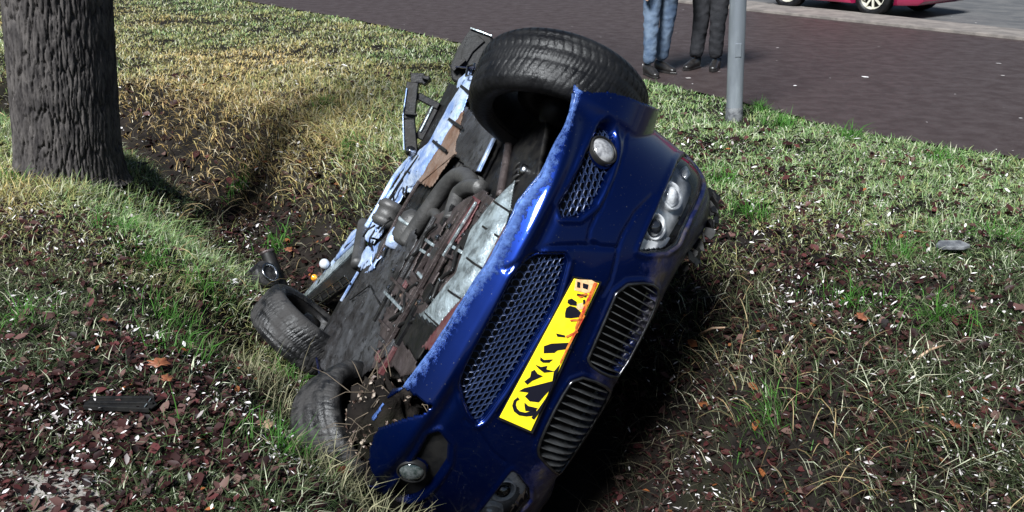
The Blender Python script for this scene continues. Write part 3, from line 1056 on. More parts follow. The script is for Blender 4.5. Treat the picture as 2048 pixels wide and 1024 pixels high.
def utube(name, pts, z, r, material, parent=CAR, n=24, seg=14, zs=None):
    P = np.array([under_at(*p, (zs[i] if zs else z)) for i, p in enumerate(pts)])
    # Catmull-Rom
    Q = np.concatenate([[2 * P[0] - P[1]], P, [2 * P[-1] - P[-2]]]); out = []
    for i in range(1, len(Q) - 2):
        for t in np.linspace(0, 1, max(4, n // (len(P) - 1)), endpoint=False):
            out.append(.5 * (2 * Q[i] + (Q[i + 1] - Q[i - 1]) * t + (2 * Q[i - 1] - 5 * Q[i] + 4 * Q[i + 1] - Q[i + 2]) * t ** 2 + (3 * Q[i] - Q[i - 1] - 3 * Q[i + 1] + Q[i + 2]) * t ** 3))
    out.append(P[-1])
    m = MB(); m.tube(out, r, seg)
    return m.build(name, material, parent, True)


upatch('floor_pan', [(1110, 200), (950, 170), (905, 205), (845, 310), (750, 470), (712, 560), (655, 665), (622, 715), (745, 752), (806, 778), (885, 670), (979, 540), (1084, 352)], .25, 'black_metal', rough=.012, solid=.02)
# front crash shield: bright bent sheet with straps
shield_px = [(1032, 362), (1014, 448), (978, 520), (945, 577), (907, 618), (877, 656), (838, 631), (857, 618), (917, 548), (946, 462), (991, 403)]
shield = upatch('front_shield', shield_px, .155, 'bare_metal', rough=.006, bulge=.02, cell=.008)
shield_xy = np.array(u3(shield_px, .155))[:, :2]
for a, b in [((990, 403), (1027, 430)), ((949, 440), (1006, 480)), ((926, 508), (962, 536)), ((886, 570), (921, 598)), ((845, 620), (880, 656))]:
    for o, wd_, mt_ in ((0, .007, 'black_metal'), (7, .005, 'bare_metal')):
        m = MB(); P = []
        for t in np.linspace(.12, 1, 12):
            q_ = under_at(a[0] + (b[0] - a[0]) * t, a[1] + (b[1] - a[1]) * t - o, .145)
            q_[2] = .152 - .02 * float(sstep(0, .05, sdf(q_[:1], q_[1:2], shield_xy)[0])); P.append(q_)
        for q0, q1 in zip(P[:-1], P[1:]):
            m.bar(q0, q1, wd_, .005)
        m.build('strap', mt_, shield)
upatch('torn_panel', [(806, 678), (834, 722), (878, 656), (838, 631)], .15, 'black_metal', shield, rough=.008)
upatch('mud_flap', [(806, 678), (834, 722), (836, 748), (800, 752), (786, 728)], .17, 'brown_metal', shield, rough=.012)
upatch('scraped_strip', [(1018, 446), (985, 528), (932, 598), (866, 701), (846, 694), (905, 618), (943, 577), (976, 520), (1006, 462)], .15, 'red_metal', shield, rough=.005)
# engine tray with slots, rails and ribs
slots = [[(863, 478), (877, 486), (843, 560), (829, 545)], [(828, 484), (836, 488), (800, 562), (792, 556)], [(904, 506), (908, 512), (866, 598), (859, 594)],
         [(790, 590), (797, 596), (786, 618), (778, 612)], [(766, 632), (774, 638), (762, 660), (754, 655)], [(812, 602), (822, 610), (806, 634), (797, 626)], [(896, 452), (905, 458), (894, 480), (886, 474)]]
tray = upatch('engine_tray', [(991, 401), (946, 464), (919, 548), (859, 619), (840, 632), (808, 679), (790, 735), (745, 736), (762, 678), (769, 640), (788, 590), (798, 545), (830, 500), (869, 433), (905, 420), (946, 394), (968, 380)], .18, 'brown_metal', holes=slots, rough=.006, cell=.007, solid=.008)
upatch('red_plate', [(948, 394), (962, 402), (934, 458), (904, 496), (892, 488), (916, 442)], .166, 'red_metal', tray, rough=.004)
ubar('rail', [(869, 433), (802, 555)], .160, .020, .014, 'mud_metal', tray)
ubar('rail', [(946, 396), (880, 503), (822, 606), (761, 713)], .158, .026, .016, 'brown_metal', tray)
ubar('rail', [(952, 404), (886, 512)], .150, .008, .010, 'bare_metal', tray)
ubar('rail', [(800, 545), (748, 642)], .165, .02, .012, 'black_metal', tray)
for a, b in [((783, 556), (826, 600)), ((770, 584), (812, 628)), ((842, 500), (858, 510)), ((852, 480), (866, 490)), ((812, 560), (836, 580)), ((880, 505), (905, 516)), ((862, 596), (872, 606)),
             ((760, 640), (778, 660)), ((752, 668), (768, 684)), ((820, 636), (846, 652)), ((900, 490), (926, 506)), ((836, 545), (848, 560))]:
    ubar('rib', [a, b], .163, .012, .012, random.choice(['brown_metal', 'mud_metal', 'bare_metal']), tray)
for p in [(898, 452), (912, 446), (846, 640), (790, 652), (757, 700), (838, 604), (874, 474), (928, 470), (868, 600), (786, 540), (880, 560), (900, 600), (776, 575)]:
    c = under_at(*p, .158); m = MB(); m.lathe([(.0004, -.008), (.007, -.007), (.008, -.002), (.012, 0), (.012, .008)], c, (0, 0, 1), 8); m.build('bolt', 'dull_chrome', tray)
upatch('rust_patch', [(800, 590), (824, 584), (838, 606), (815, 624)], .172, 'rust', tray, rough=.003)
# stamped brackets, gaps and hoses crowding the tray
tpoly = np.array([(985, 405), (946, 464), (915, 548), (857, 619), (806, 679), (785, 728), (752, 725), (768, 650), (800, 545), (869, 438), (930, 405)], float)
for k in range(48):
    while True:
        x_, y_ = random.uniform(748, 985), random.uniform(400, 730)
        if sdf(np.array([x_]), np.array([y_]), tpoly)[0] > 4:
            break
    c = under_at(x_, y_, random.uniform(.158, .176)); yaw_ = random.choice([0, math.pi / 2, math.pi / 2]) + random.gauss(0, .03)
    ca, sa_ = math.cos(yaw_), math.sin(yaw_)
    m = MB(); L0 = random.uniform(.012, .06); W0 = random.uniform(.006, .02); H0 = random.uniform(.004, .010)
    m.box(c, (L0, W0, H0), ((ca, sa_, 0), (-sa_, ca, 0), (0, 0, 1)))
    if random.random() < .4:
        m.box(c + np.array([ca, sa_, 0]) * L0, (W0 * 1.5, W0 * 1.6, H0 * 1.3), ((ca, sa_, 0), (-sa_, ca, 0), (0, 0, 1)))
    m.build('bracket', random.choice(['brown_metal', 'black_metal', 'black_metal', 'mud_metal', 'red_metal', 'brown_metal', 'black_plastic']), tray, bevel=.002)
for pts in [[(812, 520), (838, 500), (850, 470), (872, 450)], [(905, 540), (880, 560), (862, 600), (838, 612)], [(780, 640), (806, 620), (812, 585), (836, 566)], [(935, 470), (915, 500), (905, 540)], [(760, 700), (780, 680), (800, 650), (840, 640)]]:
    utube('hose', pts, .158, .007, 'black_plastic', tray, n=24, seg=8)
# mud-caked floor sheet
upatch('mud_plate', [(745, 522), (790, 440), (832, 450), (837, 480), (802, 545), (792, 590), (773, 640), (766, 678), (748, 738), (700, 765), (606, 722), (646, 666), (702, 582)], .20, 'mud_metal', rough=.018, freq=13, rag=.02)
ubar('seam', [(700, 600), (740, 570), (760, 610)], .185, .006, .006, 'black_metal')
# exhaust
ex = utube('exhaust_manifold', [(812, 486), (834, 452), (862, 412), (892, 372), (915, 352), (936, 356), (946, 378)], .2, .036, 'grey_pipe', n=48)
utube('branch_pipe', [(900, 442), (908, 412), (918, 386), (938, 374), (962, 376)], .185, .031, 'grey_pipe', ex, n=40)
utube('branch_pipe', [(846, 440), (868, 426), (880, 440), (892, 430)], .215, .022, 'grey_pipe', ex, n=30)
c = under_at(822, 458, .205); d = under_at(838, 430, .205) - c
m = MB(); m.lathe([(.001, -.085), (.045, -.08), (.066, -.055), (.068, .05), (.045, .08), (.001, .085)], c, d, 28); m.build('silencer', 'grey_pipe', ex, True)
m = MB(); m.lathe([(.069, .01), (.073, .012), (.073, .024), (.069, .026)], c, d, 28); m.build('band', 'bare_metal', ex, True)
# rusty and grey panels beside the front wheel
upatch('rusty_panel', [(835, 364), (863, 376), (912, 306), (928, 222), (905, 238), (886, 288)], .195, 'rust', rough=.008, rag=.012)
upatch('inner_panel', [(917, 226), (934, 214), (990, 275), (957, 345), (935, 337), (910, 308)], .20, 'mud_metal', rough=.012)
ubar('panel_lip', [(988, 277), (957, 343)], .185, .022, .012, 'blue_white_metal')
ubar('panel_lip', [(912, 306), (840, 366)], .188, .012, .010, 'rust')
upatch('engine_side', [(900, 310), (935, 335), (958, 343), (992, 400), (960, 420), (900, 400), (866, 376)], .235, 'grey_pipe', rough=.03)
# rear cross member, its black rail and hangers
cm = upatch('rear_cross_member', [(948, 136), (942, 190), (928, 224), (888, 287), (846, 356), (806, 380), (812, 345), (834, 304), (868, 280), (893, 234), (926, 156)], .20, 'blue_white_metal', rough=.012, bulge=.02, freq=6)
for a, b in [((922, 172), (940, 186)), ((898, 238), (924, 256)), ((866, 282), (892, 302))]:
    ubar('clamp', [a, b], .172, .014, .010, 'black_metal', cm)
uplate('black_rail', [(898, 165), (921, 174), (852, 308), (832, 304)], .175, .04, 'black_metal', cm)
m = MB(); m.tube([under_at(x, y, .165) for x, y in [(936, 132), (950, 128), (944, 150), (932, 152), (936, 132)]], .006, 6); m.build('eyelet', 'dull_chrome', cm, True)
# torn suspension arm standing clear of the floor
dp = depth_of(832, 303, .17)
arm = empty('suspension_arm', parent=CAR)


def dbar(name, pts, dep, w, h, material, parent, bevel=.004):
    m = MB(); P = [at_depth(x, y, dep) for x, y in pts]; v = CR.T @ (CW @ np.array([0, 0, 1.]))
    for a, b in zip(P[:-1], P[1:]):
        m.bar(a, b, w, h, v)
    return m.build(name, material, parent, bevel=bevel)


dbar('arm', [(824, 306), (818, 240), (826, 166)], dp, .060, .05, 'black_metal', arm)
dbar('arm_edge', [(808, 300), (806, 232), (814, 176)], dp - .03, .006, .012, 'blue_white_metal', arm)
dbar('hook', [(822, 158), (850, 158), (856, 166)], dp, .05, .05, 'black_metal', arm)
dbar('hook', [(846, 156), (860, 160)], dp - .02, .02, .07, 'black_metal', arm)
dbar('link', [(836, 192), (878, 214)], dp + .02, .035, .04, 'black_metal', arm)
dbar('link', [(870, 214), (838, 278)], dp + .03, .045, .04, 'black_metal', arm)
dbar('link_edge', [(866, 212), (840, 264)], dp + .005, .010, .01, 'bare_metal', arm)
dbar('collar', [(810, 228), (834, 230)], dp - .03, .012, .05, 'black_plastic', arm)
c = at_depth(821, 302, dp - .035); m = MB(); m.lathe([(.0004, .02), (.012, .018), (.014, .004), (.026, 0), (.028, -.02)], c, CR.T @ (CW @ np.array([0, 0, -1.])), 16); m.build('bolt', 'dull_chrome', arm, True)
# black corner of the tail
dq = depth_of(944, 130, .24)
tail = empty('tail_corner', parent=CAR)
m = MB(); m.prism([at_depth(x, y, dq) for x, y in [(940, 56), (984, 72), (990, 110), (960, 140), (918, 168), (902, 160), (899, 132), (914, 96)]], (CR.T @ (CW @ np.array([.1, 0, .5])))); m.build('bumper_corner', 'black_plastic', tail, bevel=.012)
m = MB(); m.prism([at_depth(x, y, dq - .012) for x, y in [(935, 74), (956, 70), (970, 82), (946, 104), (932, 128), (920, 134), (924, 100)]], (CR.T @ (CW @ np.array([0, 0, .03])))); m.build('inner_lip', 'black_plastic', tail, bevel=.004)
dbar('edge_trim', [(941, 56), (984, 72)], dq - .01, .008, .01, 'bare_metal', tail, .001)
dbar('bracket', [(905, 140), (930, 118)], dq - .03, .022, .02, 'black_metal', tail, .002)
# crumpled pale metal at the tail
cr = upatch('crumpled_tail', [(843, 318), (846, 352), (808, 390), (788, 420), (770, 455), (742, 486), (722, 470), (742, 436), (768, 398), (794, 352), (820, 320)], .205, 'blue_white_metal', rough=.035, freq=8, rag=.05)
utube('tail_rail', [(832, 304), (790, 352), (752, 420), (716, 476), (672, 520)], .19, .012, 'blue_white_metal', cr)
utube('tail_rail', [(838, 312), (800, 366), (760, 430)], .175, .008, 'black_metal', cr)
upatch('folded_strip', [(735, 446), (722, 470), (690, 498), (652, 566), (634, 570), (668, 520), (706, 462)], .205, 'blue_white_metal', cr, rough=.02)
upatch('folded_strip', [(728, 506), (765, 478), (772, 500), (752, 540), (730, 545), (716, 530)], .195, 'blue_white_metal', cr, rough=.025, rag=.04)
utube('pipe_stub', [(728, 446), (722, 480), (714, 530)], .185, .033, 'grey_pipe', cr)
c = under_at(776, 428, .185); d = under_at(790, 400, .185) - c
m = MB(); m.lathe([(.001, -.07), (.05, -.068), (.066, -.05), (.066, -.03), (.058, -.025), (.058, .02), (.068, .025), (.068, .045), (.05, .065), (.001, .07)], c, d, 26); m.build('catalyst', 'grey_pipe', cr, True)
c = under_at(792, 478, .19); m = MB(); m.lathe([(.001, -.05), (.035, -.045), (.042, 0), (.035, .045), (.001, .05)], c, d, 20); m.build('joint', 'blue_white_metal', cr, True)
ubar('strut', [(838, 362), (792, 440), (754, 518)], .165, .022, .012, 'brown_metal', cr)
for i in range(24):
    a = np.array([random.uniform(735, 840), 0]); a[1] = 306 + (840 - a[0]) * 1.75 + random.uniform(-14, 40)
    P0 = under_at(a[0], a[1], .185 + random.uniform(-.02, .02)); dd = Vector([random.gauss(0, 1), random.gauss(0, 1), random.gauss(0, .5)]).normalized()
    m = MB(); m.tube([P0, P0 + np.array(dd) * .04 + np.array([0, 0, -.01]), P0 + np.array(dd) * .09], .005, 6); m.build('wire', random.choice(['black_plastic', 'blue_white_metal', 'black_metal']), cr, True)
bm_ = uplate('black_beam', [(722, 488), (736, 520), (700, 560), (640, 602), (604, 592), (644, 560)], .20, .04, 'black_plastic')
uplate('beam_edge', [(724, 486), (718, 480), (636, 556), (606, 590), (612, 592), (646, 562)], .19, .02, 'bare_metal', bm_, 0.)
for a, b in [((612, 606), (690, 552)), ((618, 622), (700, 566))]:
    ubar('ladder_rail', [a, b], .185, .010, .008, 'dull_chrome', bm_)
for k in range(7):
    t = k / 6
    ubar('ladder_rung', [(612 + 78 * t, 606 - 54 * t), (618 + 82 * t, 622 - 56 * t)], .186, .009, .007, 'dull_chrome', bm_)
uplate('black_beam', [(712, 540), (728, 552), (660, 668), (640, 672)], .21, .03, 'black_plastic')
ubar('beam_lip', [(716, 544), (682, 602)], .195, .012, .012, 'blue_white_metal')
for px_c, py_c, r, nm, mt in ((648, 527, .030, 'reversing_lamp', 'white_plastic'), (628, 555, .020, 'indicator_lamp', 'orange_plastic')):
    dpt = depth_of(655, 545, .2)
    c = at_depth(px_c, py_c, dpt)
    m = MB(); m.lathe([(.0005, r * .9), (r * .5, r * .75), (r * .85, r * .4), (r, 0), (r * .9, -r * .5), (r * .5, -r * .8), (.0005, -r * .85)], c, CR.T @ np.array([-.4, -.6, .6]), 20); m.build(nm, mt, CAR, True)
# wheel well behind the front bumper
upatch('arch_liner', [(1000, 270), (975, 330), (975, 420), (1010, 470), (1050, 430), (1075, 380), (1108, 316), (1136, 250), (1152, 150), (1060, 150)], .34, 'black_plastic', rough=.02)
utube('control_arm', [(1024, 226), (1016, 300), (1000, 392)], .22, .016, 'brown_metal')
utube('tie_rod', [(1060, 230), (1064, 300), (1046, 372)], .26, .012, 'black_metal')
m = MB(); A0 = under_at(1052, 310, .27); A1 = under_at(1040, 384, .25)
ax_ = Vector(A1 - A0); L_ = ax_.length; ax_.normalize(); o1 = ax_.orthogonal().normalized(); o2 = ax_.cross(o1)
m.tube([A0 + np.array(ax_) * L_ * t + .032 * (np.array(o1) * math.cos(t * 38) + np.array(o2) * math.sin(t * 38)) for t in np.linspace(0, 1, 110)], .007, 7); m.build('coil_spring', 'black_metal', CAR, True)
utube('damper', [(1056, 306), (1036, 398)], .26, .018, 'black_metal')
uplate('wishbone', [(1070, 330), (1084, 346), (1050, 408), (1030, 402), (1052, 360)], .24, .03, 'black_metal')
c = under_at(1050, 342, .23); m = MB(); m.lathe([(.0005, -.02), (.02, -.018), (.022, 0), (.02, .02)], c, (0, 0, 1), 12); m.build('ball_joint', 'dull_chrome', CAR, True)


# wheels
def wheel(center, axis, R_=.315, Wd=.225, material='rubber', parent=CAR, phase=0., squash=None):
    w = empty('wheel', parent=parent)
    a = np.array(axis, float); a /= np.linalg.norm(a)                # towards the outer face
    u = np.cross(a, [0, 0, 1.]); u /= np.linalg.norm(u); v = np.cross(a, u); c = np.array(center, float)
    nu, nv = 512, 46
    prof = []
    for k in range(nv):
        q = k / (nv - 1)
        if q < .22:
            t = q / .22; prof.append((R_ * (.70 + .23 * t), -Wd / 2 * (.86 + .16 * math.sin(t * math.pi * .8)), 0))
        elif q > .78:
            t = (1 - q) / .22; prof.append((R_ * (.70 + .23 * t), Wd / 2 * (.86 + .16 * math.sin(t * math.pi * .8)), 0))
        else:
            t = (q - .22) / .56 * 2 - 1; prof.append((R_ * (1 - .018 * t * t - .052 * abs(t) ** 7), Wd / 2 * .93 * t, 1))
    prof = np.array(prof)
    th = np.linspace(0, 2 * math.pi, nu, endpoint=False)
    TH, K = np.meshgrid(th, np.arange(nv), indexing='ij')
    r = prof[K, 0]; h = prof[K, 1]; tr = prof[K, 2]
    hh = h / (Wd / 2)
    groove = np.zeros_like(r)
    for g0 in (-.62, -.2, .22, .64):
        groove = np.maximum(groove, np.exp(-((hh - g0) / .045) ** 4))
    lat = np.abs(((TH * 64 / (2 * math.pi) + hh * 1.6 * np.sign(hh)) % 1) - .5)
    groove = np.maximum(groove, (lat < .10) * (np.abs(hh) > .25) * .8)
    lat2 = np.abs(((TH * 128 / (2 * math.pi) - hh * 1.2) % 1) - .5)
    groove = np.maximum(groove, (lat2 < .12) * (np.abs(hh) < .2) * .45)
    r = r - .0045 * groove * tr
    if squash:
        r = r * (1 + squash * (fbm(TH * 1.2, hh + 3) - .5))
    P = c + a * h[..., None] + r[..., None] * (np.cos(TH)[..., None] * u + np.sin(TH)[..., None] * v)
    i = np.arange(nu)[:, None]; j = np.arange(nv - 1)[None]
    F = np.stack([(i * nv + j).ravel(), (((i + 1) % nu) * nv + j).ravel(), (((i + 1) % nu) * nv + j + 1).ravel(), (i * nv + j + 1).ravel()], 1)
    o = fast_mesh('tyre', P.reshape(-1, 3), F, None, material, smooth=False); o.parent = w
    m = MB(); rr = R_ * .72
    m.lathe([(rr, -Wd * .40), (rr * .97, -Wd * .42), (rr * .94, -Wd * .36), (rr * .90, -Wd * .1), (rr * .90, Wd * .25), (rr * .95, Wd * .38), (rr, Wd * .42)], c, a, 48); rim = m.build('rim', 'black_metal', w, True)
    m = MB()
    for k in range(5):
        t = 2 * math.pi * k / 5 + phase
        e = math.cos(t) * u + math.sin(t) * v
        m.bar(c + a * Wd * .26 + e * .03, c + a * Wd * .34 + e * rr * .93, .06, .028, a)
    m.lathe([(.001, Wd * .36), (.05, Wd * .34), (.062, Wd * .24), (.062, Wd * .15)], c, a, 24)
    m.build('spokes', 'dull_chrome', w, bevel=.004)
    m = MB(); m.lathe([(.06, .0), (.145, .0), (.145, .022), (.06, .022)], c - a * .02, a, 40, True); m.build('brake_disc', 'black_metal', w, True)
    m = MB(); m.lathe([(.001, -.09), (.045, -.085), (.06, -.03), (.06, .03)], c, a, 20); m.build('hub', 'black_metal', w, True)
    return w


wheel(WC, WA)
cam_axis = lambda x, y, z: CR.T @ (CW @ np.array([x, y, z]))
wheel(at_depth(718, 868, 3.50), cam_axis(-.80, .46, .36), R_=.285, material='muddy_rubber', squash=.02)
wheel(at_depth(606, 662, 4.45), cam_axis(-.66, .75, .0), R_=.265, Wd=.21, material='muddy_rubber', squash=.02)

# ------------------------------------------------------------------ grass, litter
VIEW_M = .9


def in_view(x, y, m=VIEW_M):
    return (np.abs(x) < (y * .78 + m)) & (y > 1.35)


def scatter(n, ymin, ymax, dens_pow=1.0):
    """points over the visible verge, closer together near the camera"""
    u = rng.random(n)
    y = ymin * (ymax / ymin) ** u if dens_pow == 1 else ymin + (ymax - ymin) * u ** dens_pow
    x = (rng.random(n) * 2 - 1) * (y * .72 + .75)
    return x, y


def not_under_car(x, y, pad=0.):
    # footprint of the wreck on the ground
    Pc = [(-.50, 2.30), (.10, 2.45), (.45, 3.1), (.45, 4.3), (-.4, 4.9), (-1.2, 4.7), (-.85, 3.4)]
    return sdf(x, y, np.array(Pc)) < pad


def blades(n, ymin, ymax, length, width, lean, tintf, accept, droop=.6, us=(0, .55, 1)):
    x, y = scatter(n, ymin, ymax)
    k = accept(x, y) & in_view(x, y) & (road_d(x, y) > -.03 + .1 * (rng.random(n) - .6))
    x, y = x[k], y[k]; n = len(x)
    z = H(x, y) - .008
    far = np.clip(y / 4.5, .8, 2.6)
    ln = length(x, y, n) * (.55 + .9 * rng.random(n)); wd = width * (.6 + .8 * rng.random(n)) * far
    ph = rng.random(n) * 2 * math.pi; le = lean[0] + (lean[1] - lean[0]) * rng.random(n) ** .7
    dx, dy = np.cos(ph), np.sin(ph)
    sx, sy = -dy, dx
    tw = (rng.random(n) - .5) * 1.2
    K = len(us); nv = 2 * (K - 1) + 1
    V = np.empty((n, nv, 3))
    for i, u in enumerate(us):
        ang = le * (.55 + droop * u)
        h = np.maximum(ln * u * np.cos(ang * u ** .3), -.01) if u else 0 * ln
        r = ln * u * np.sin(np.minimum(ang, 2.2))
        for sd_ in ((-1, 1) if i < K - 1 else (0,)):
            q = sd_ * wd / 2 * (1 - .5 * u * u)
            k_ = 2 * i + (sd_ > 0)
            V[:, k_, 0] = x + dx * r + sx * q; V[:, k_, 1] = y + dy * r + sy * q; V[:, k_, 2] = z + h + q * tw
    b = np.arange(n)[:, None] * nv
    Fq = np.concatenate([b + np.array([[2 * i, 2 * i + 1, 2 * i + 3, 2 * i + 2]]) for i in range(K - 2)])
    Ft = b + np.array([[nv - 3, nv - 2, nv - 1]])
    tint = np.repeat(tintf(x, y, n)[:, None], nv, 1)
    return V.reshape(-1, 3), Fq, Ft, tint.reshape(-1, 3)


def mixcol(a, b, f):
    return np.array(a)[None] * (1 - f[:, None]) + np.array(b)[None] * f[:, None]


def dry_and_lamplit(x, y):
    d, s = ditch_d(x, y)
    base = .20 + .9 * (fbm(x * .8 + 3, y * .8, 3) - .5)
    # the dry strawy bank beyond the tree, its gold also painting in warm lamplight
    base = base + .75 * np.exp(-((x + 2.9) ** 2 / 1.8 + (y - 7.8) ** 2 / 6.)) + .35 * np.exp(-((x + 1.3) ** 2 + (y - 6.4) ** 2) / .6)
    base = base + .18 * (s < 0) * sstep(1.0, .3, d)
    base = base - .45 * (s > 0) * sstep(1.5, .9, d) * sstep(3.6, 4.4, y)
    base = base - .30 * np.exp(-((x - .2) ** 2 + (y - 7.1) ** 2) / 2.) - .25 * np.exp(-((x - 1.9) ** 2 + (y - 5.6) ** 2) / 1.2) + .12 * (y > 9)
    base = base - .14 * sstep(.3, 1.2, x) * sstep(3.8, 4.8, y)
    return np.clip(base, 0, 1)


def litterness(x, y):
    """where fallen leaves smother the grass"""
    d, s = ditch_d(x, y)
    v = .42 + 1.1 * (fbm(x * 1.5 + 9, y * 1.5 + 2, 4) - .5)
    v = v + .45 * np.exp(-((x + .75) ** 2 / .5 + (y - 2.5) ** 2 / .35)) + .75 * np.exp(-((x - 1.0) ** 2 / .2 + (y - 3.4) ** 2 / 1.0))
    v = v + .3 * np.exp(-((x + 2.4) ** 2 / .5 + (y - 4.0) ** 2 / .15))
    v = v + .28 * sstep(4.4, 2.6, y) + .2 * np.exp(-((x - 1.9) ** 2 / .8 + (y - 4.6) ** 2 / .5)) - .6 * sstep(5.6, 7.2, y) - .3 * np.exp(-((x + 1.6) ** 2 + (y - 3.4) ** 2) / .5) + .5 * sstep(.9, .2, d)
    return np.clip(v, 0, 1)


def bareness(x, y):
    d, s = ditch_d(x, y)
    b = sstep(.50, .12, d + .35 * (fbm(x * 2.2, y * 2.2 + 5, 3) - .5) + .17 * (s > 0) * sstep(5.0, 5.8, y) - .02 * (s < 0) * sstep(4.6, 5.2, y))
    return np.clip(b, 0, 1)


def grass_tint(x, y, n):
    """blade tints: fresh, dull and bleached; near ones also darkened as light fall-off"""
    dr_ = dry_and_lamplit(x, y)
    f = np.clip(dr_ + .6 * (rng.random(n) - .5), 0, 1)[:, None]
    near_dim = sstep(4.5, 3.2, y)[:, None]  # tints darken towards the camera, imitating the light's fall-off
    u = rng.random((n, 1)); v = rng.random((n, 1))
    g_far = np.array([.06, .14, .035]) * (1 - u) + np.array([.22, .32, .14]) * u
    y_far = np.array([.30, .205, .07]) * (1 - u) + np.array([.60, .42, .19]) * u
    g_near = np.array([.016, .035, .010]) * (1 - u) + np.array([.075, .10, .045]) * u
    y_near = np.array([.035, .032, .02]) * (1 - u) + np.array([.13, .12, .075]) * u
    c = (g_far * (1 - f) + y_far * f) * (1 - near_dim) + (g_near * (1 - f) + y_near * f) * near_dim
    pale = rng.random((n, 1)) < .22 - .09 * near_dim
    c = np.where(pale, (np.array([.42, .45, .32]) * (1 - f) + np.array([.55, .47, .33]) * f) * (.55 + .6 * v), c)
    return c * (.65 + .7 * rng.random((n, 1)))


def straw_tint(x, y, n):
    c = mixcol((.24, .17, .075), (.44, .34, .19), rng.random(n))
    dk = rng.random(n) < .35
    c[dk] *= .4
    return c


def dark_tint(x, y, n):
    return mixcol((.03, .024, .018), (.09, .08, .05), rng.random(n) ** 1.5)


def acc_lawn(x, y):
    return (rng.random(len(x)) > litterness(x, y) * .80) & (rng.random(len(x)) > bareness(x, y)) & not_under_car(x, y)


def bank_len(x, y, n):
    d, s = ditch_d(x, y)
    return (.062 + .05 * (s < 0) * np.exp(-((d - .75) / .3) ** 2)) * (.45 + 1.1 * fbm(x * 5, y * 5, 3))


parts = [blades(430000, 1.45, 6.5, bank_len, .0038, (.5, 1.45), grass_tint, acc_lawn, .5),
         blades(330000, 4.5, 17., lambda x, y, n: (.055 + .04 * (x < -.6) * sstep(9.5, 7., y)) * (.4 + 1.2 * fbm(x * 4, y * 4, 3)), .0036, (.4, 1.35), grass_tint, acc_lawn, .5)]


def join(parts):
    Vs, Qs, Ts, Cs = [], [], [], []; o = 0
    for V_, Q_, T_, C_ in parts:
        Vs.append(V_); Qs.append(Q_ + o); Ts.append(T_ + o); Cs.append(C_); o += len(V_)
    return np.concatenate(Vs), np.concatenate(Qs), np.concatenate(Ts), np.concatenate(Cs)


V_, Q_, T_, C_ = join(parts)
tag(fast_mesh('grass', V_, Q_, T_, 'grass_blade', C_), 'short matted green and yellow grass on the verge', 'grass', kind='stuff')


def acc_straw(x, y):
    d, s = ditch_d(x, y)
    v = np.exp(-((d - .66) / .24) ** 2) * (.35 + .8 * fbm(x * 1.7 + 8, y * 1.7, 3)) * np.where(s < 0, 1.2, .25) * (.12 + .88 * sstep(3.8, 5., y))
    v = v + 1.3 * np.exp(-((x + 1.9) ** 2 + (y - 6.9) ** 2) / .6) * (fbm(x * 3, y * 3, 3) > .42)
    return (rng.random(len(x)) < v * .9) & not_under_car(x, y, -.02)


def acc_dark(x, y):
    d, s = ditch_d(x, y)
    v = sstep(1.0, .2, d)
    return (rng.random(len(x)) < v) & not_under_car(x, y, .03)


V_, Q_, T_, C_ = join([blades(70000, 1.45, 9.5, lambda x, y, n: .12 + .09 * rng.random(n), .0034, (.6, 1.5), straw_tint, acc_straw, .75, (0, .2, .42, .64, .84, 1)),
                       blades(40000, 1.45, 9.5, lambda x, y, n: .13 + .10 * rng.random(n), .0032, (.7, 1.6), dark_tint, acc_dark, .7, (0, .25, .5, .76, 1))])
tag(fast_mesh('dry_grass', V_, Q_, T_, 'grass_blade', C_), 'long dry straw grass hanging over the ditch banks', 'dry grass', kind='stuff')

# tufts of greener, longer grass
tuft_px = [(330, 610), (365, 705), (250, 470), (560, 560), (760, 370), (1520, 235), (1560, 265), (1700, 290), (1880, 340), (1500, 470), (1690, 650), (560, 880), (1100 - 540, 905), (60, 700), (30, 400), (400, 520), (300, 520), (1800, 560), (1550, 760), (1860, 700), (650, 230), (470, 260), (540, 330), (1440, 390), (2000, 520), (870, 330), (700, 300)]


def tufts(pxs, n, r, L_, col0, col1):
    out = []
    for px, py in pxs:
        p = ground_at(px, py, -.05)
        m_ = n; a = rng.random(m_) * 2 * math.pi; q = np.abs(rng.normal(0, r, m_))
        x = p[0] + np.cos(a) * q; y = p[1] + np.sin(a) * q * 1.3
        out.append((x, y))
    x = np.concatenate([o[0] for o in out]); y = np.concatenate([o[1] for o in out])

    def sc_(nn, *_):
        return x, y
    global scatter
    keep_ = scatter; scatter = sc_
    try:
        return blades(len(x), 0, 0, lambda a, b, n_: L_ * (.7 + .5 * rng.random(n_)), .0036, (.25, 1.0), lambda a, b, n_: mixcol(col0, col1, rng.random(n_)), lambda a, b: not_under_car(a, b, .25), .7)
    finally:
        scatter = keep_


dull_px = [(720, 930), (760, 965), (800, 985), (850, 995), (890, 1005), (680, 915), (650, 890), (930, 1015), (620, 880), (560, 700), (530, 660), (500, 640), (1440, 1000), (1400, 960), (1480, 900), (1520, 830), (1560, 720)]
V_, Q_, T_, C_ = join([tufts(tuft_px, 130, .09, .12, (.03, .10, .015), (.07, .18, .03)), tufts(dull_px, 110, .07, .13, (.05, .06, .025), (.30, .28, .17))])
tag(fast_mesh('green_tufts', V_, Q_, T_, 'grass_blade', C_), 'fresh green grass tufts sprouting from the verge', 'grass', kind='stuff')


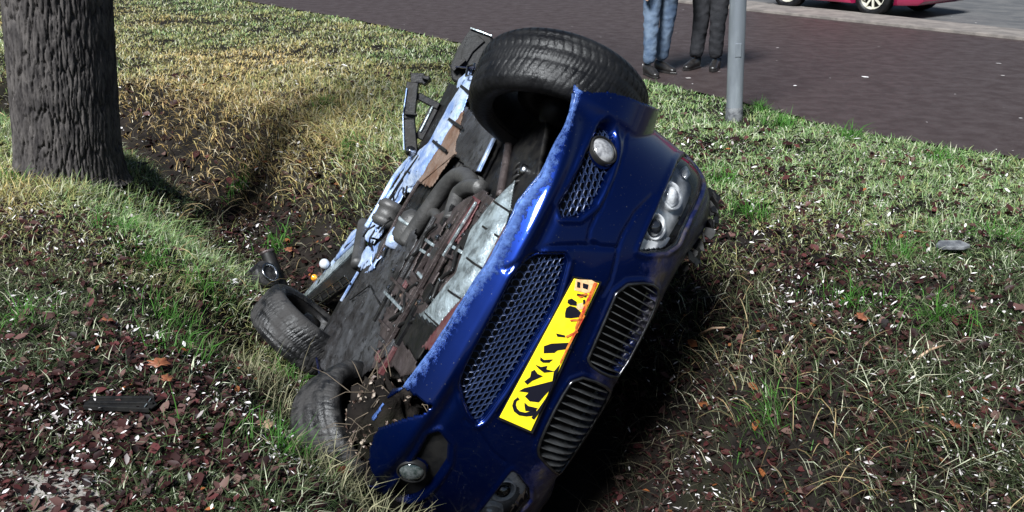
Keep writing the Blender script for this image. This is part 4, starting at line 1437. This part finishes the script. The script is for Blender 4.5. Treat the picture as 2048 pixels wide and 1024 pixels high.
def leaves(n, ymin, ymax, size, tintf, accept, lift=.02, tilt=.5, asp=(.35, .45)):
    x, y = scatter(n, ymin, ymax)
    k = accept(x, y) & in_view(x, y)
    x, y = x[k], y[k]; n = len(x)
    z = H(x, y) + lift * rng.random(n) + .004
    far = np.clip(y / 4.5, .85, 1.8)
    L = size * np.clip(np.exp(rng.normal(-.1, .5, n)), .35, 2.4) * far; W = L * (asp[0] + asp[1] * rng.random(n))
    ph = rng.random(n) * 2 * math.pi; tl = (rng.random(n) - .5) * 2 * tilt; rl = (rng.random(n) - .5) * 2 * tilt; fold = rng.random(n) * .6
    ax = np.stack([np.cos(ph) * np.cos(tl), np.sin(ph) * np.cos(tl), np.sin(tl)], 1)
    bx = np.stack([-np.sin(ph) * np.cos(rl), np.cos(ph) * np.cos(rl), np.sin(rl)], 1)
    up = np.cross(ax, bx); up /= np.linalg.norm(up, axis=1, keepdims=True) + 1e-9
    c = np.stack([x, y, z], 1)
    # tail, two shoulders, tip, two mid-rib points: a folded blade with a waisted outline
    sh = [(-.5, 0, 0), (-.15, .5, 1), (.2, .38, .8), (.5, 0, .3), (.2, -.38, .8), (-.15, -.5, 1), (.0, 0, 0)]
    V = np.stack([c + ax * (a * L)[:, None] + bx * (b * W)[:, None] + up * (f * fold * W * .5)[:, None] for a, b, f in sh], 1)
    b = np.arange(n)[:, None] * 7
    Fq = np.concatenate([b + np.array([[0, 1, 2, 6]]) * 1, b + np.array([[6, 4, 5, 0]])])
    Ft = np.concatenate([b + np.array([[6, 2, 3]]), b + np.array([[6, 3, 4]])])
    return V.reshape(-1, 3), Fq, Ft, np.repeat(tintf(n)[:, None], 7, 1).reshape(-1, 3)


def tint_brown(n):
    c = mixcol((.008, .0045, .005), (.036, .013, .012), rng.random(n))
    q = rng.random(n)
    c[q > .99] = np.array([.2, .07, .025]); c[(q > .93) & (q < .99)] = np.array([.10, .06, .05]); c[(q > .82) & (q < .93)] = np.array([.07, .022, .022]); c[(q > .74) & (q < .82)] = np.array([.085, .045, .04])
    return c * (.7 + .6 * rng.random((n, 1)))


def tint_pale(n):
    return mixcol((.25, .22, .21), (.82, .79, .78), rng.random(n) ** 1.1)


acc_l = lambda x, y: (rng.random(len(x)) < .08 + litterness(x, y)) & not_under_car(x, y, -.0) & (road_d(x, y) > .25)
acc_p = lambda x, y: (rng.random(len(x)) < .05 + litterness(x, y) ** 1.4) & (rng.random(len(x)) < sstep(.42, .66, fbm(x * 4.3 + 30, y * 4.3, 3)) + .10) & not_under_car(x, y, -.0) & (road_d(x, y) > .25)
V_, Q_, T_, C_ = join([leaves(110000, 1.5, 9., .026, tint_brown, acc_l, .03, .6), leaves(70000, 1.5, 9.5, .0165, tint_pale, acc_p, .05, .7, (.16, .3))])
tag(fast_mesh('leaf_litter', V_, Q_, T_, 'leaf_litter', C_), 'fallen dark red leaves and pale leaf scraps strewn over the grass', 'leaves', kind='stuff')
# pale scraps blown on to the road
V_, Q_, T_, C_ = join([leaves(420, 5., 16., .022, tint_pale, lambda x, y: (road_d(x, y) < -.1) & (rng.random(len(x)) < .35), .002, .15)])
V_[:, 2] = np.maximum(V_[:, 2] + .05, .012)
tag(fast_mesh('road_litter', V_, Q_, T_, 'leaf_litter', C_), 'pale leaf scraps scattered over the asphalt road', 'leaves', kind='stuff')

# bare sandy patch in the near corner
sx = np.linspace(-1.9, -.72, 70); sy = np.linspace(1.75, 2.16, 40)
SX, SY = np.meshgrid(sx, sy, indexing='ij'); SZ = H(SX, SY) + .012 + .02 * (fbm(SX * 16, SY * 16, 3) - .4)
edge_ = sdf(SX + .1 * (fbm(SX * 8, SY * 8) - .5), SY + .1 * (fbm(SX * 8 + 5, SY * 8) - .5), np.array([(-1.9, 1.75), (-1.9, 2.10), (-1.4, 2.12), (-1.1, 2.02), (-.95, 1.75)]))
F = grid_faces(70, 40); kk = (edge_ > 0).ravel(); F = F[kk[F].all(1)]
o = fast_mesh('bare_soil', np.stack([SX, SY, SZ], -1).reshape(-1, 3), F, None, 'sandy_soil', smooth=True)
tag(o, 'bare pale sandy soil in the near corner of the verge', kind='structure')

# ------------------------------------------------------------------ tree
tb = ground_at(88, 374, 0.0)
tree = empty('tree', (tb[0], tb[1] + .30, float(H(tb[0], tb[1] + .3)) - .05))
tag(tree, 'thick dark grey tree trunk with deeply cracked bark beside the ditch', 'tree')
nz = np.concatenate([np.arange(0, 1.9, .008), np.linspace(1.9, 6.5, 60)]); na = 400
A_, ZZ = np.meshgrid(np.linspace(0, 2 * math.pi, na, endpoint=False), nz, indexing='ij')
rb = .296 - .006 * ZZ + .05 * np.exp(-ZZ / .10) * (1 + .3 * np.sin(A_ * 5 + 1)) + .010 * np.sin(A_ * 3 + 1)
# bark: cells stretched upright, cracks where two cells meet
cu = A_ * .32 / .028; cv_ = ZZ / .26
cu = cu + .55 * (fbm(A_ * 6, ZZ * 9) - .5) * 2; cv_ = cv_ + .4 * (fbm(A_ * 5 + 9, ZZ * 6) - .5)
per = 2 * math.pi * .32 / .028
F1 = np.full(A_.shape, 9.); F2 = np.full(A_.shape, 9.)
iu = np.floor(cu).astype(int); iv = np.floor(cv_).astype(int)
nper = int(round(per))
for du in (-1, 0, 1):
    for dv in (-1, 0, 1):
        a_ = (iu + du); b_ = iv + dv
        h1 = _perm[(a_ % nper) & 255, b_ & 255]; h2 = _perm[(b_ + 57) & 255, ((a_ % nper) + 91) & 255]
        d = np.hypot(cu - a_ - h1, cv_ - b_ - h2)
        F2 = np.where(d < F1, F1, np.minimum(F2, d)); F1 = np.minimum(F1, d)
crack = np.exp(-((F2 - F1) / .10) ** 1.4)
rb = rb - .020 * crack + .012 * (fbm(A_ * 34, ZZ * 20, 3) - .5)
lean = .11
TV = np.stack([rb * np.cos(A_) + lean * ZZ, rb * np.sin(A_), ZZ], -1)
i = np.arange(na)[:, None]; j = np.arange(len(nz) - 1)[None]; nn = len(nz)
F = np.stack([(i * nn + j).ravel(), (((i + 1) % na) * nn + j).ravel(), (((i + 1) % na) * nn + j + 1).ravel(), (i * nn + j + 1).ravel()], 1)
tr = fast_mesh('trunk', TV.reshape(-1, 3), F, None, 'bark', smooth=True); tr.parent = tree
for k in range(7):
    t = random.uniform(0, 6.28); z0 = random.uniform(4.2, 6.3); L = random.uniform(1.6, 2.8)
    pts = [np.array([lean * z0, 0, z0])]
    dv = np.array([math.cos(t), math.sin(t), .7])
    for q in range(7):
        dv = dv + np.array([random.gauss(0, .16), random.gauss(0, .16), .08]); dv /= np.linalg.norm(dv); pts.append(pts[-1] + dv * L / 6)
    m = MB(); m.tube(pts, [.10 * (1 - q / 7.5) + .008 for q in range(8)], 8)
    for q in range(2, 8):
        e = dv + np.array([random.gauss(0, .7) for _ in range(3)]); e /= np.linalg.norm(e)
        m.tube([pts[q], pts[q] + e * .4, pts[q] + e * .8 + np.array([0, 0, .15])], [.025, .014, .005], 6)
    m.build('limb', 'bark', tree, True)

# ------------------------------------------------------------------ post
pb = ground_at(1471, 240, .0)
post = empty('metal_post', (pb[0], pb[1] + .05, float(H(pb[0], pb[1] + .05))))
post.rotation_euler = (0, -.055, 0)
tag(post, 'grey galvanised steel post standing at the edge of the road', 'post')
m = MB(); m.lathe([(.062, -.2), (.062, 1.0), (.060, 3.2), (.058, 4.0), (.03, 4.02), (.001, 4.02)], (0, 0, 0), (0, 0, 1), 28); m.build('pole', 'galvanised', post, True)
m = MB(); m.lathe([(.0635, .0), (.066, .01), (.066, .10), (.0635, .11)], (0, 0, 0), (0, 0, 1), 28); m.build('foot_sleeve', 'slate_grey', post, True)
m = MB(); m.box((0, -.0625, .55), (.022, .003, .05)); m.build('inspection_door', 'galvanised', post, bevel=.002)


# ------------------------------------------------------------------ people on the road
def skin_mesh(name, verts, edges, radii, root, material, parent, lev=2):
    me = bpy.data.meshes.new(name); me.from_pydata([tuple(v) for v in verts], edges, []); me.update()
    o = bpy.data.objects.new(name, me); C.objects.link(o); o.parent = parent
    md = o.modifiers.new('skin', 'SKIN'); md.use_smooth_shade = True
    for i_, sv in enumerate(me.skin_vertices[0].data):
        r = radii[i_]; sv.radius = r if hasattr(r, '__len__') else (r, r); sv.use_root = (i_ == root)
    ss = o.modifiers.new('sub', 'SUBSURF'); ss.levels = lev; ss.render_levels = lev
    me.materials.append(MATS[material])
    return o


def wrinkle(o, strength, size):
    tx_ = bpy.data.textures.new('folds', 'CLOUDS'); tx_.noise_scale = size
    md = o.modifiers.new('folds', 'DISPLACE'); md.texture = tx_; md.strength = strength; md.mid_level = .5


def person(loc, rz, legs, trousers, label, rt=1.0):
    p = empty('person', loc, rz); tag(p, label, 'person', 'people standing on the road')
    # legs: two lists of hip, knee, ankle
    (h1, k1, a1), (h2, k2, a2) = [[np.array(q, float) for q in L] for L in legs]
    pel = np.array([0, 0, .98])
    V_ = [pel, h1, k1, a1, h2, k2, a2, (0, .0, 1.2), (0, .01, 1.42), (0, .02, 1.52), (0, .0, 1.62), (0, -.01, 1.72)]
    E_ = [(0, 1), (1, 2), (2, 3), (0, 4), (4, 5), (5, 6), (0, 7), (7, 8), (8, 9), (9, 10), (10, 11)]
    R_ = [(.15, .11), .095, .06, .045, .095, .06, .045, (.15, .10), (.17, .11), .055, (.075, .09), (.07, .085)]
    for sg in (-1, 1):
        n0 = len(V_)
        V_ += [(sg * .19, .0, 1.42), (sg * .25, .02, 1.14), (sg * .24, -.08, .90), (sg * .24, -.11, .83)]
        E_ += [(8, n0), (n0, n0 + 1), (n0 + 1, n0 + 2), (n0 + 2, n0 + 3)]; R_ += [.055, .045, .034, (.026, .04)]
        for f_, (fx, fl) in enumerate(((-.03, .07), (-.01, .08), (.01, .078), (.03, .062))):
            n1 = len(V_); V_ += [(sg * .24, -.12 + fx, .79), (sg * .235, -.13 + fx, .79 - fl)]; E_ += [(n0 + 3, n1), (n1, n1 + 1)]; R_ += [.010, .008]
        n1 = len(V_); V_ += [(sg * .225, -.16, .82), (sg * .215, -.17, .77)]; E_ += [(n0 + 2, n1), (n1, n1 + 1)]; R_ += [.012, .009]
    b = skin_mesh('body', V_, E_, R_, 0, 'skin', p, 1)
    ta = []
    V2 = [pel + np.array([0, 0, .04]), h1, h1 * .5 + k1 * .5, k1, k1 * .5 + a1 * .5, a1 + np.array([0, .01, .0]), h2, h2 * .5 + k2 * .5, k2, k2 * .5 + a2 * .5, a2 + np.array([0, .01, .0])]
    E2 = [(0, 1), (1, 2), (2, 3), (3, 4), (4, 5), (0, 6), (6, 7), (7, 8), (8, 9), (9, 10)]
    R2 = [(.17, .13)] + [r * rt for r in (.112, .094, .078, .07, .066)] + [r * rt for r in (.112, .094, .078, .07, .066)]
    t = skin_mesh('trousers', V2, E2, R2, 0, trousers, p, 3); wrinkle(t, .022, .05)
    V3 = [(0, 0, .98), (0, 0, 1.2), (0, .01, 1.42), (-.2, 0, 1.42), (-.255, .02, 1.14), (-.245, -.07, .92), (.2, 0, 1.42), (.255, .02, 1.14), (.245, -.07, .92)]
    j = skin_mesh('jacket', V3, [(0, 1), (1, 2), (2, 3), (3, 4), (4, 5), (2, 6), (6, 7), (7, 8)], [(.19, .145), (.185, .135), (.19, .13), .075, .065, .055, .075, .065, .055], 0, 'dark_coat', p, 2); wrinkle(j, .02, .08)
    m = MB(); m.lathe([(.001, .11), (.05, .10), (.088, .05), (.092, 0), (.08, -.03)], (0, .02, 1.72), (0, .2, 1), 20); m.build('hair', 'hair', p, True)
    m = MB()
    for sg in (-1, 1):
        m.lathe([(.001, .008), (.010, .004), (.011, 0)], (sg * .03, -.088, 1.70), (0, -1, 0), 10)
    m.build('eyes', 'black_leather', p, True)
    m = MB(); m.add([(-.012, -.088, 1.66), (.012, -.088, 1.66), (0, -.088, 1.70), (0, -.118, 1.665)], [(0, 1, 3), (1, 2, 3), (2, 0, 3)]); m.build('nose', 'skin', p)
    for a_, k_ in ((a1, k1), (a2, k2)):
        fwd = np.array([.18 * np.sign(a_[0]), -1., 0]); fwd /= np.linalg.norm(fwd)
        q = [(a_[0], a_[1] + .05, .05), (a_[0], a_[1] + .0, .06), (a_[0] + fwd[0] * .09, a_[1] + fwd[1] * .09, .045), (a_[0] + fwd[0] * .17, a_[1] + fwd[1] * .17, .035), (a_[0] + fwd[0] * .215, a_[1] + fwd[1] * .215, .03)]
        s = skin_mesh('shoe', q, [(0, 1), (1, 2), (2, 3), (3, 4)], [(.045, .05), (.046, .058), (.048, .045), (.046, .032), (.03, .022)], 1, 'black_leather', p, 2)
        m = MB(); m.prism([(a_[0] + x_ + fwd[0] * y_, a_[1] + fwd[1] * y_, .0) for x_, y_ in ((-.044, -.06), (-.048, .1), (-.036, .19), (0, .235), (.036, .19), (.048, .1), (.044, -.06), (0, -.09))], (0, 0, .022)); m.build('sole', 'black_leather', p, bevel=.004)
    return p


P1 = ground_at(1314, 148); P2 = ground_at(1412, 138)
person((P1[0], P1[1], .004), math.radians(22), (((.10, 0, .93), (.10, .03, .50), (.10, .10, .10)), ((-.10, 0, .93), (-.12, -.04, .50), (-.125, -.06, .10))), 'jeans', 'person in blue jeans and dark shoes standing behind the wheel')
person((P2[0], P2[1], .004), math.radians(-28), (((.10, 0, .93), (.09, -.03, .50), (.085, .01, .10)), ((-.10, 0, .93), (-.08, -.02, .50), (-.11, -.04, .10))), 'grey_trousers', 'person in dark grey trousers and black leather shoes beside the post', 1.12)

# ------------------------------------------------------------------ parked car beyond the kerb
w1 = ground_at(1572, 17); w2 = ground_at(1740, 33)
ax_c = (w2 - w1); ax_c[2] = 0; wb = 2.35
yaw = math.atan2(ax_c[1], ax_c[0])
fwc = np.array([math.cos(yaw), math.sin(yaw), 0])
# wheelbase seen obliquely: turn the car so that its wheels fall on both marks
pink = empty('parked_car', (w2[0], w2[1], .006), yaw)
tag(pink, 'pink parked car with cream alloy wheels beyond the kerb', 'car')
sp = float(np.linalg.norm(ax_c[:2])); wbx = sp
ks = 1.0


def pink_wheel(x, y):
    w = empty('wheel', parent=pink)
    c = np.array([x, y, .30])
    m = MB(); m.lathe([(.20, -.09), (.285, -.095), (.30, -.07), (.30, .07), (.285, .095), (.20, .09)], c, (0, 1, 0), 40, True); m.build('tyre', 'rubber', w, True)
    s = -1 if y < 1 else 1
    m = MB(); m.lathe([(.205, s * .088), (.19, s * .09), (.18, s * .06), (.17, s * .02)], c, (0, 1, 0), 36)
    for k in range(9):
        t = 2 * math.pi * k / 9; e = np.array([math.cos(t), 0, math.sin(t)])
        m.bar(c + np.array([0, s * .075, 0]) + e * .03, c + np.array([0, s * .085, 0]) + e * .195, .03, .02, (0, 1, 0))
    m.lathe([(.001, s * .092), (.045, s * .088), (.05, s * .06)], c, (0, 1, 0), 20)
    m.build('rim', 'rim_cream', w)
    m = MB(); m.lathe([(.001, s * .03), (.17, s * .03)], c, (0, 1, 0), 24); m.build('brake_disc', 'black_metal', w)


for x, y in ((0, .08), (-wbx, .08), (0, 1.42), (-wbx, 1.42)):
    pink_wheel(x, y)
# body: cross sections along its length
k_ = wbx / 2.35
secs = [(.78, .26, .50, .60), (.70, .20, .66, .72), (.45, .18, .74, .80), (.0, .17, .80, .90), (-.45, .17, .84, 1.0), (-.9, .17, .86, 1.42), (-1.5, .17, .86, 1.48), (-2.1, .17, .86, 1.44), (-2.6, .18, .86, 1.32), (-2.95, .22, .80, 1.0), (-3.02, .28, .66, .80)]
rows = []
for x, zb, zm, zt in secs:
    x = x * k_ if x < 0 else x
    wd = .83 if -2.7 < x < .4 else .72
    tw_ = .80 if zt < 1.1 else .60
    half = [(wd * .95, zb), (wd, zb + .10), (wd + .015, (zb + zm) / 2), (wd, zm), (wd * tw_, zt - .03), (wd * tw_ * .6, zt), (0, zt + .01)]
    ring = [(x, .75 - a, b) for a, b in half] + [(x, .75 + a, b) for a, b in half[::-1][1:]]
    rows.append(ring)
v = [p for r in rows for p in r]; nr = len(rows[0]); f = []
for a in range(len(rows) - 1):
    for b in range(nr - 1):
        f.append((a * nr + b, a * nr + b + 1, (a + 1) * nr + b + 1, (a + 1) * nr + b))
    f.append((a * nr + nr - 1, a * nr, (a + 1) * nr, (a + 1) * nr + nr - 1))
f += [tuple(range(nr))[::-1], tuple((len(rows) - 1) * nr + b for b in range(nr))]
m = MB(); m.add(v, f); bo = m.build('body', 'pink_paint', pink, True, bevel=.01)
cut = MB()
for x in (0, -wbx):
    cut.lathe([(.001, -.3), (.35, -.3), (.35, 2.0), (.001, 2.0)], (x, -.1, .30), (0, 1, 0), 32)
co = cut.build('wheel_arch_cutter', 'black_plastic')
md = bo.modifiers.new('arches', 'BOOLEAN'); md.object = co; md.operation = 'DIFFERENCE'; md.solver = 'EXACT'
co.parent = pink
dg = bpy.context.evaluated_depsgraph_get()
me2 = bpy.data.meshes.new_from_object(bo.evaluated_get(dg)); bo.modifiers.clear(); bo.data = me2
bpy.data.objects.remove(co)
m = MB(); m.box((-wbx * .5, .75, .235), (wbx * .5 + .35, .66, .03)); m.build('underfloor', 'black_plastic', pink)
for sg in (-1, 1):
    y0 = .75 + sg * .70
    m = MB(); m.prism([(-.55 * k_, .75 + sg * .80, .90), (-2.4 * k_, .75 + sg * .80, .92), (-2.2 * k_, .75 + sg * .60, 1.34), (-.95 * k_, .75 + sg * .60, 1.34)], (0, sg * .02, 0)); m.build('side_window', 'dark_glass', pink)
    m = MB(); m.lathe([(.001, .02), (.08, .015), (.10, 0), (.10, -.03)], (.70, .75 + sg * .52, .62), (1, sg * .25, .2), 20); m.build('headlamp', 'lamp_glass', pink, True)
    m = MB(); m.box((-3.0 * k_, .75 + sg * .58, .78), (.02, .08, .10)); m.build('tail_lamp', 'plate_red', pink, bevel=.01)
m = MB(); m.box((.74, .75, .36), (.04, .66, .06)); m.build('front_bumper', 'pink_paint', pink, bevel=.02)


# ------------------------------------------------------------------ loose things on the verge
def put(px, py, dz=0.):
    p = ground_at(px, py, 0.)
    for _ in range(12):
        p = ground_at(px, py, float(H(p[0], p[1])) + dz)
    return p


# broken black trim piece
q = put(244, 814, .03)
db = empty('broken_trim', tuple(q), math.radians(-4)); tag(db, 'broken black plastic trim piece lying in the leaves', 'debris')
m = MB(); m.prism([(-.22, -.03, 0), (.20, -.05, .01), (.22, .0, .015), (.17, .05, .01), (-.20, .055, 0), (-.24, .02, 0)], (0, 0, .012)); m.build('plate', 'black_plastic', db, bevel=.003)
m = MB(); m.bar((-.22, .045, .012), (.18, .05, .025), .014, .03); m.bar((-.2, .0, .012), (.2, -.005, .026), .012, .028); m.bar((-.21, -.03, .01), (.2, -.05, .02), .012, .025); m.build('rib', 'black_plastic', db, bevel=.002)
m = MB(); m.bar((.165, -.04, .03), (.16, .04, .03), .006, .004); m.build('edge_strip', 'bare_metal', db)
db.scale = (.52, .62, .6)
# grey slate
q = put(1905, 495, .035)
m = MB(); m.prism([(-.06, -.035, 0), (.03, -.045, .004), (.075, -.01, .0), (.05, .035, .006), (-.045, .04, .004), (-.08, .0, 0)], (0, 0, .018)); o = m.build('flat_stone', 'slate_grey', None, bevel=.004); o.location = q
tag(o, 'flat grey stone lying in the grass beside the road', 'stone')
# bellows and pipe lying in the ditch
dpb = at_depth(516, 562, 5.1)
q = CR @ dpb + CT
bl = empty('rubber_bellows', tuple(q)); tag(bl, 'black ribbed rubber bellows lying in the ditch behind the rear tyre', 'debris')
m = MB(); prof_ = []
for k in range(15):
    prof_.append((.072 + (.016 if k % 2 else 0.) - .001 * k, -.10 + k * .014))
axv = CW @ np.array([-.75, .45, .45])
m.lathe([(.001, -.11)] + prof_ + [(.05, .10), (.001, .10)], (0, 0, 0), axv, 30); m.build('bellows_skin', 'muddy_rubber', bl, True)
m = MB(); m.lathe([(.045, -.112), (.058, -.12), (.06, -.105), (.04, -.10)], (0, 0, 0), axv, 24, True); m.build('clip_ring', 'dull_chrome', bl, True)
qa = CW @ np.array([(528 - 516) / FOC * 5.1, (508 - 562) / FOC * 5.1, .08]); qb = CW @ np.array([(562 - 516) / FOC * 5.1, (586 - 562) / FOC * 5.1, .04])
pp = empty('torn_pipe', tuple(q)); tag(pp, 'short dark pipe leaning on the ribbed bellows in the ditch', 'pipe')
m = MB(); m.tube([qa, qa * .5 + qb * .5, qb], [.040, .042, .044], 18, cap=False); m.tube([qa, qb], [.030, .034], 18, cap=False); m.build('tube', 'black_plastic', pp, True)
m = MB(); dq_ = (qa - qb) / np.linalg.norm(qa - qb); m.lathe([(.040, 0), (.045, .004), (.045, .016), (.030, .018)], qa, dq_, 20); m.build('collar', 'brown_metal', pp, True)


# single leaves one can pick out
def oak_leaf(px, py, size, m_, label, rot, tilt=.3):
    out_ = []
    for k in range(28):
        t = k / 28 * 2 * math.pi
        lob = 1 + .22 * math.cos(t * 7)
        out_.append((math.cos(t) * .5 * lob * (1 if abs(math.sin(t)) > .15 or math.cos(t) > 0 else 1.1), math.sin(t) * .30 * lob))
    bmv = [(0, 0, .0)] + [(x * size, y * size, .10 * size * (abs(y) * 3) + .05 * size * math.sin(x * 9)) for x, y in out_]
    n = len(out_)
    me = MB().add(bmv, [(0, 1 + k, 1 + (k + 1) % n) for k in range(n)])
    root = empty('oak_leaf', tuple(put(px, py, .045)), 0); root.rotation_euler = (tilt, tilt * .5, rot); tag(root, label, 'leaf')
    o = me.build('leaf_blade', m_, root, True); md = o.modifiers.new('t', 'SOLIDIFY'); md.thickness = .0008
    m = MB(); m.tube([(-.45 * size, 0, .01), (-.62 * size, .02 * size, .012), (-.78 * size, .0, .004)], .0016, 5); m.build('stalk', 'stick', root, True)


for px, py, s_, m_, lab, r_ in [(318, 727, .07, 'oak_leaf_brown', 'bright orange-brown leaf above the broken black trim', .4), (335, 757, .055, 'oak_leaf_brown', 'smaller orange-brown leaf just above the broken trim end', 1.2),
                                (215, 640, .06, 'oak_leaf_brown', 'brown leaf lying flat in the pale grass patch', 2.0), (535, 850, .06, 'oak_leaf_pale', 'pale tan leaf in front of the front tyre', .9),
                                (680, 942, .06, 'oak_leaf_brown', 'orange leaf in the grass near the buried fog lamp', .2), (580, 500, .06, 'oak_leaf_brown', 'orange-red leaf on the ditch bank beside the bellows', .7),
                                (1725, 635, .07, 'oak_leaf_brown', 'rust brown leaf on the bank below the flat stone', .5), (1370, 520, .05, 'oak_leaf_brown', 'brown leaf beside the crumpled hood edge', 1.5),
                                (1840, 465, .05, 'oak_leaf_brown', 'red-brown leaf in the grass next to the flat stone', 2.4), (1910, 850, .055, 'oak_leaf_brown', 'brown leaf low on the grassy bank near the corner', 1.0),
                                (915, 990, .05, 'oak_leaf_pale', 'pale leaf stuck to the earth under the blue bumper', .3)]:
    oak_leaf(px, py, s_ * (1 if py > 600 else 1.3), m_, lab, r_)
# sticks
for k, (a, b, lab) in enumerate([((1400, 668), (1450, 655), 'short pale stick lying in the dark leaves beside the hood'), ((1830, 720), (1890, 690), 'bent dry stalk lying across the grassy bank')]):
    A0 = put(*a, .03); B0 = put(*b, .04); mid = (A0 + B0) / 2 + np.array([0, 0, .012])
    m = MB(); m.tube([A0, mid, B0], [.006, .005, .003], 7); o = m.build('stick', 'oak_leaf_pale', None, True); tag(o, lab, 'stick')

mat('scrap_leaf', (.05, .028, .02), .6, col2=(.30, .25, .2), scale=45, lo=.5, hi=.6)
# clod of earth wedged between the buried tyre and the bumper
cl_c = CR @ at_depth(772, 842, 3.05) + CT
clod = empty('earth_clod', tuple(cl_c)); tag(clod, 'clod of dark earth and grass wedged between tyre and blue bumper', 'earth')
n1_, n2_ = 40, 26
TH_, PH_ = np.meshgrid(np.linspace(0, 2 * math.pi, n1_), np.linspace(-1.5, 1.5, n2_), indexing='ij')
rr_ = .125 * (1 + .7 * (fbm(TH_ * 1.6 + 2, PH_ * 2.2) - .5) + .5 * (fbm(np.cos(TH_) * 6 + 9, PH_ * 6) - .5))
CV = np.stack([rr_ * 1.0 * np.cos(TH_) * np.cos(PH_), rr_ * .9 * np.sin(TH_) * np.cos(PH_), rr_ * 1.25 * np.sin(PH_)], -1)
o = fast_mesh('soil_lump', CV.reshape(-1, 3), grid_faces(n1_, n2_), None, 'soil', smooth=True); o.parent = clod
m = MB()
for k in range(60):
    d_ = Vector((random.gauss(-.3, 1), random.gauss(-.6, 1), random.gauss(.3, 1))).normalized(); a_ = np.array(d_) * np.array([.15, .135, .19]) * 1.0
    e_ = np.array(d_) * .06 + np.array([random.gauss(0, .05), random.gauss(0, .05), random.gauss(0, .05)])
    m.tube([a_ * .9, a_ + e_ * .6, a_ + e_ + np.array([0, 0, -.02])], [.0016, .0014, .0005], 4)
m.build('root_strands', 'stick', clod)['kind'] = 'stuff'

m = MB()
for k in range(170):
    d_ = Vector((random.gauss(-.3, 1), random.gauss(-.6, 1), random.gauss(.3, 1))).normalized(); a_ = np.array(d_) * np.array([.135, .12, .165])
    t1 = d_.orthogonal().normalized(); t1.rotate(Quaternion(d_, random.uniform(0, 6.28))); t2 = d_.cross(t1); r_ = random.uniform(.004, .012)
    t1 = np.array(t1) * r_; t2 = np.array(t2) * r_ * .45; n_ = np.array(d_) * .008
    m.add([a_ - t1, a_ + t2 + n_, a_ + t1 + n_ * random.random(), a_ - t2], [(0, 1, 2), (0, 2, 3)])
o = m.build('leaf_scraps', 'scrap_leaf', clod); o['kind'] = 'stuff'
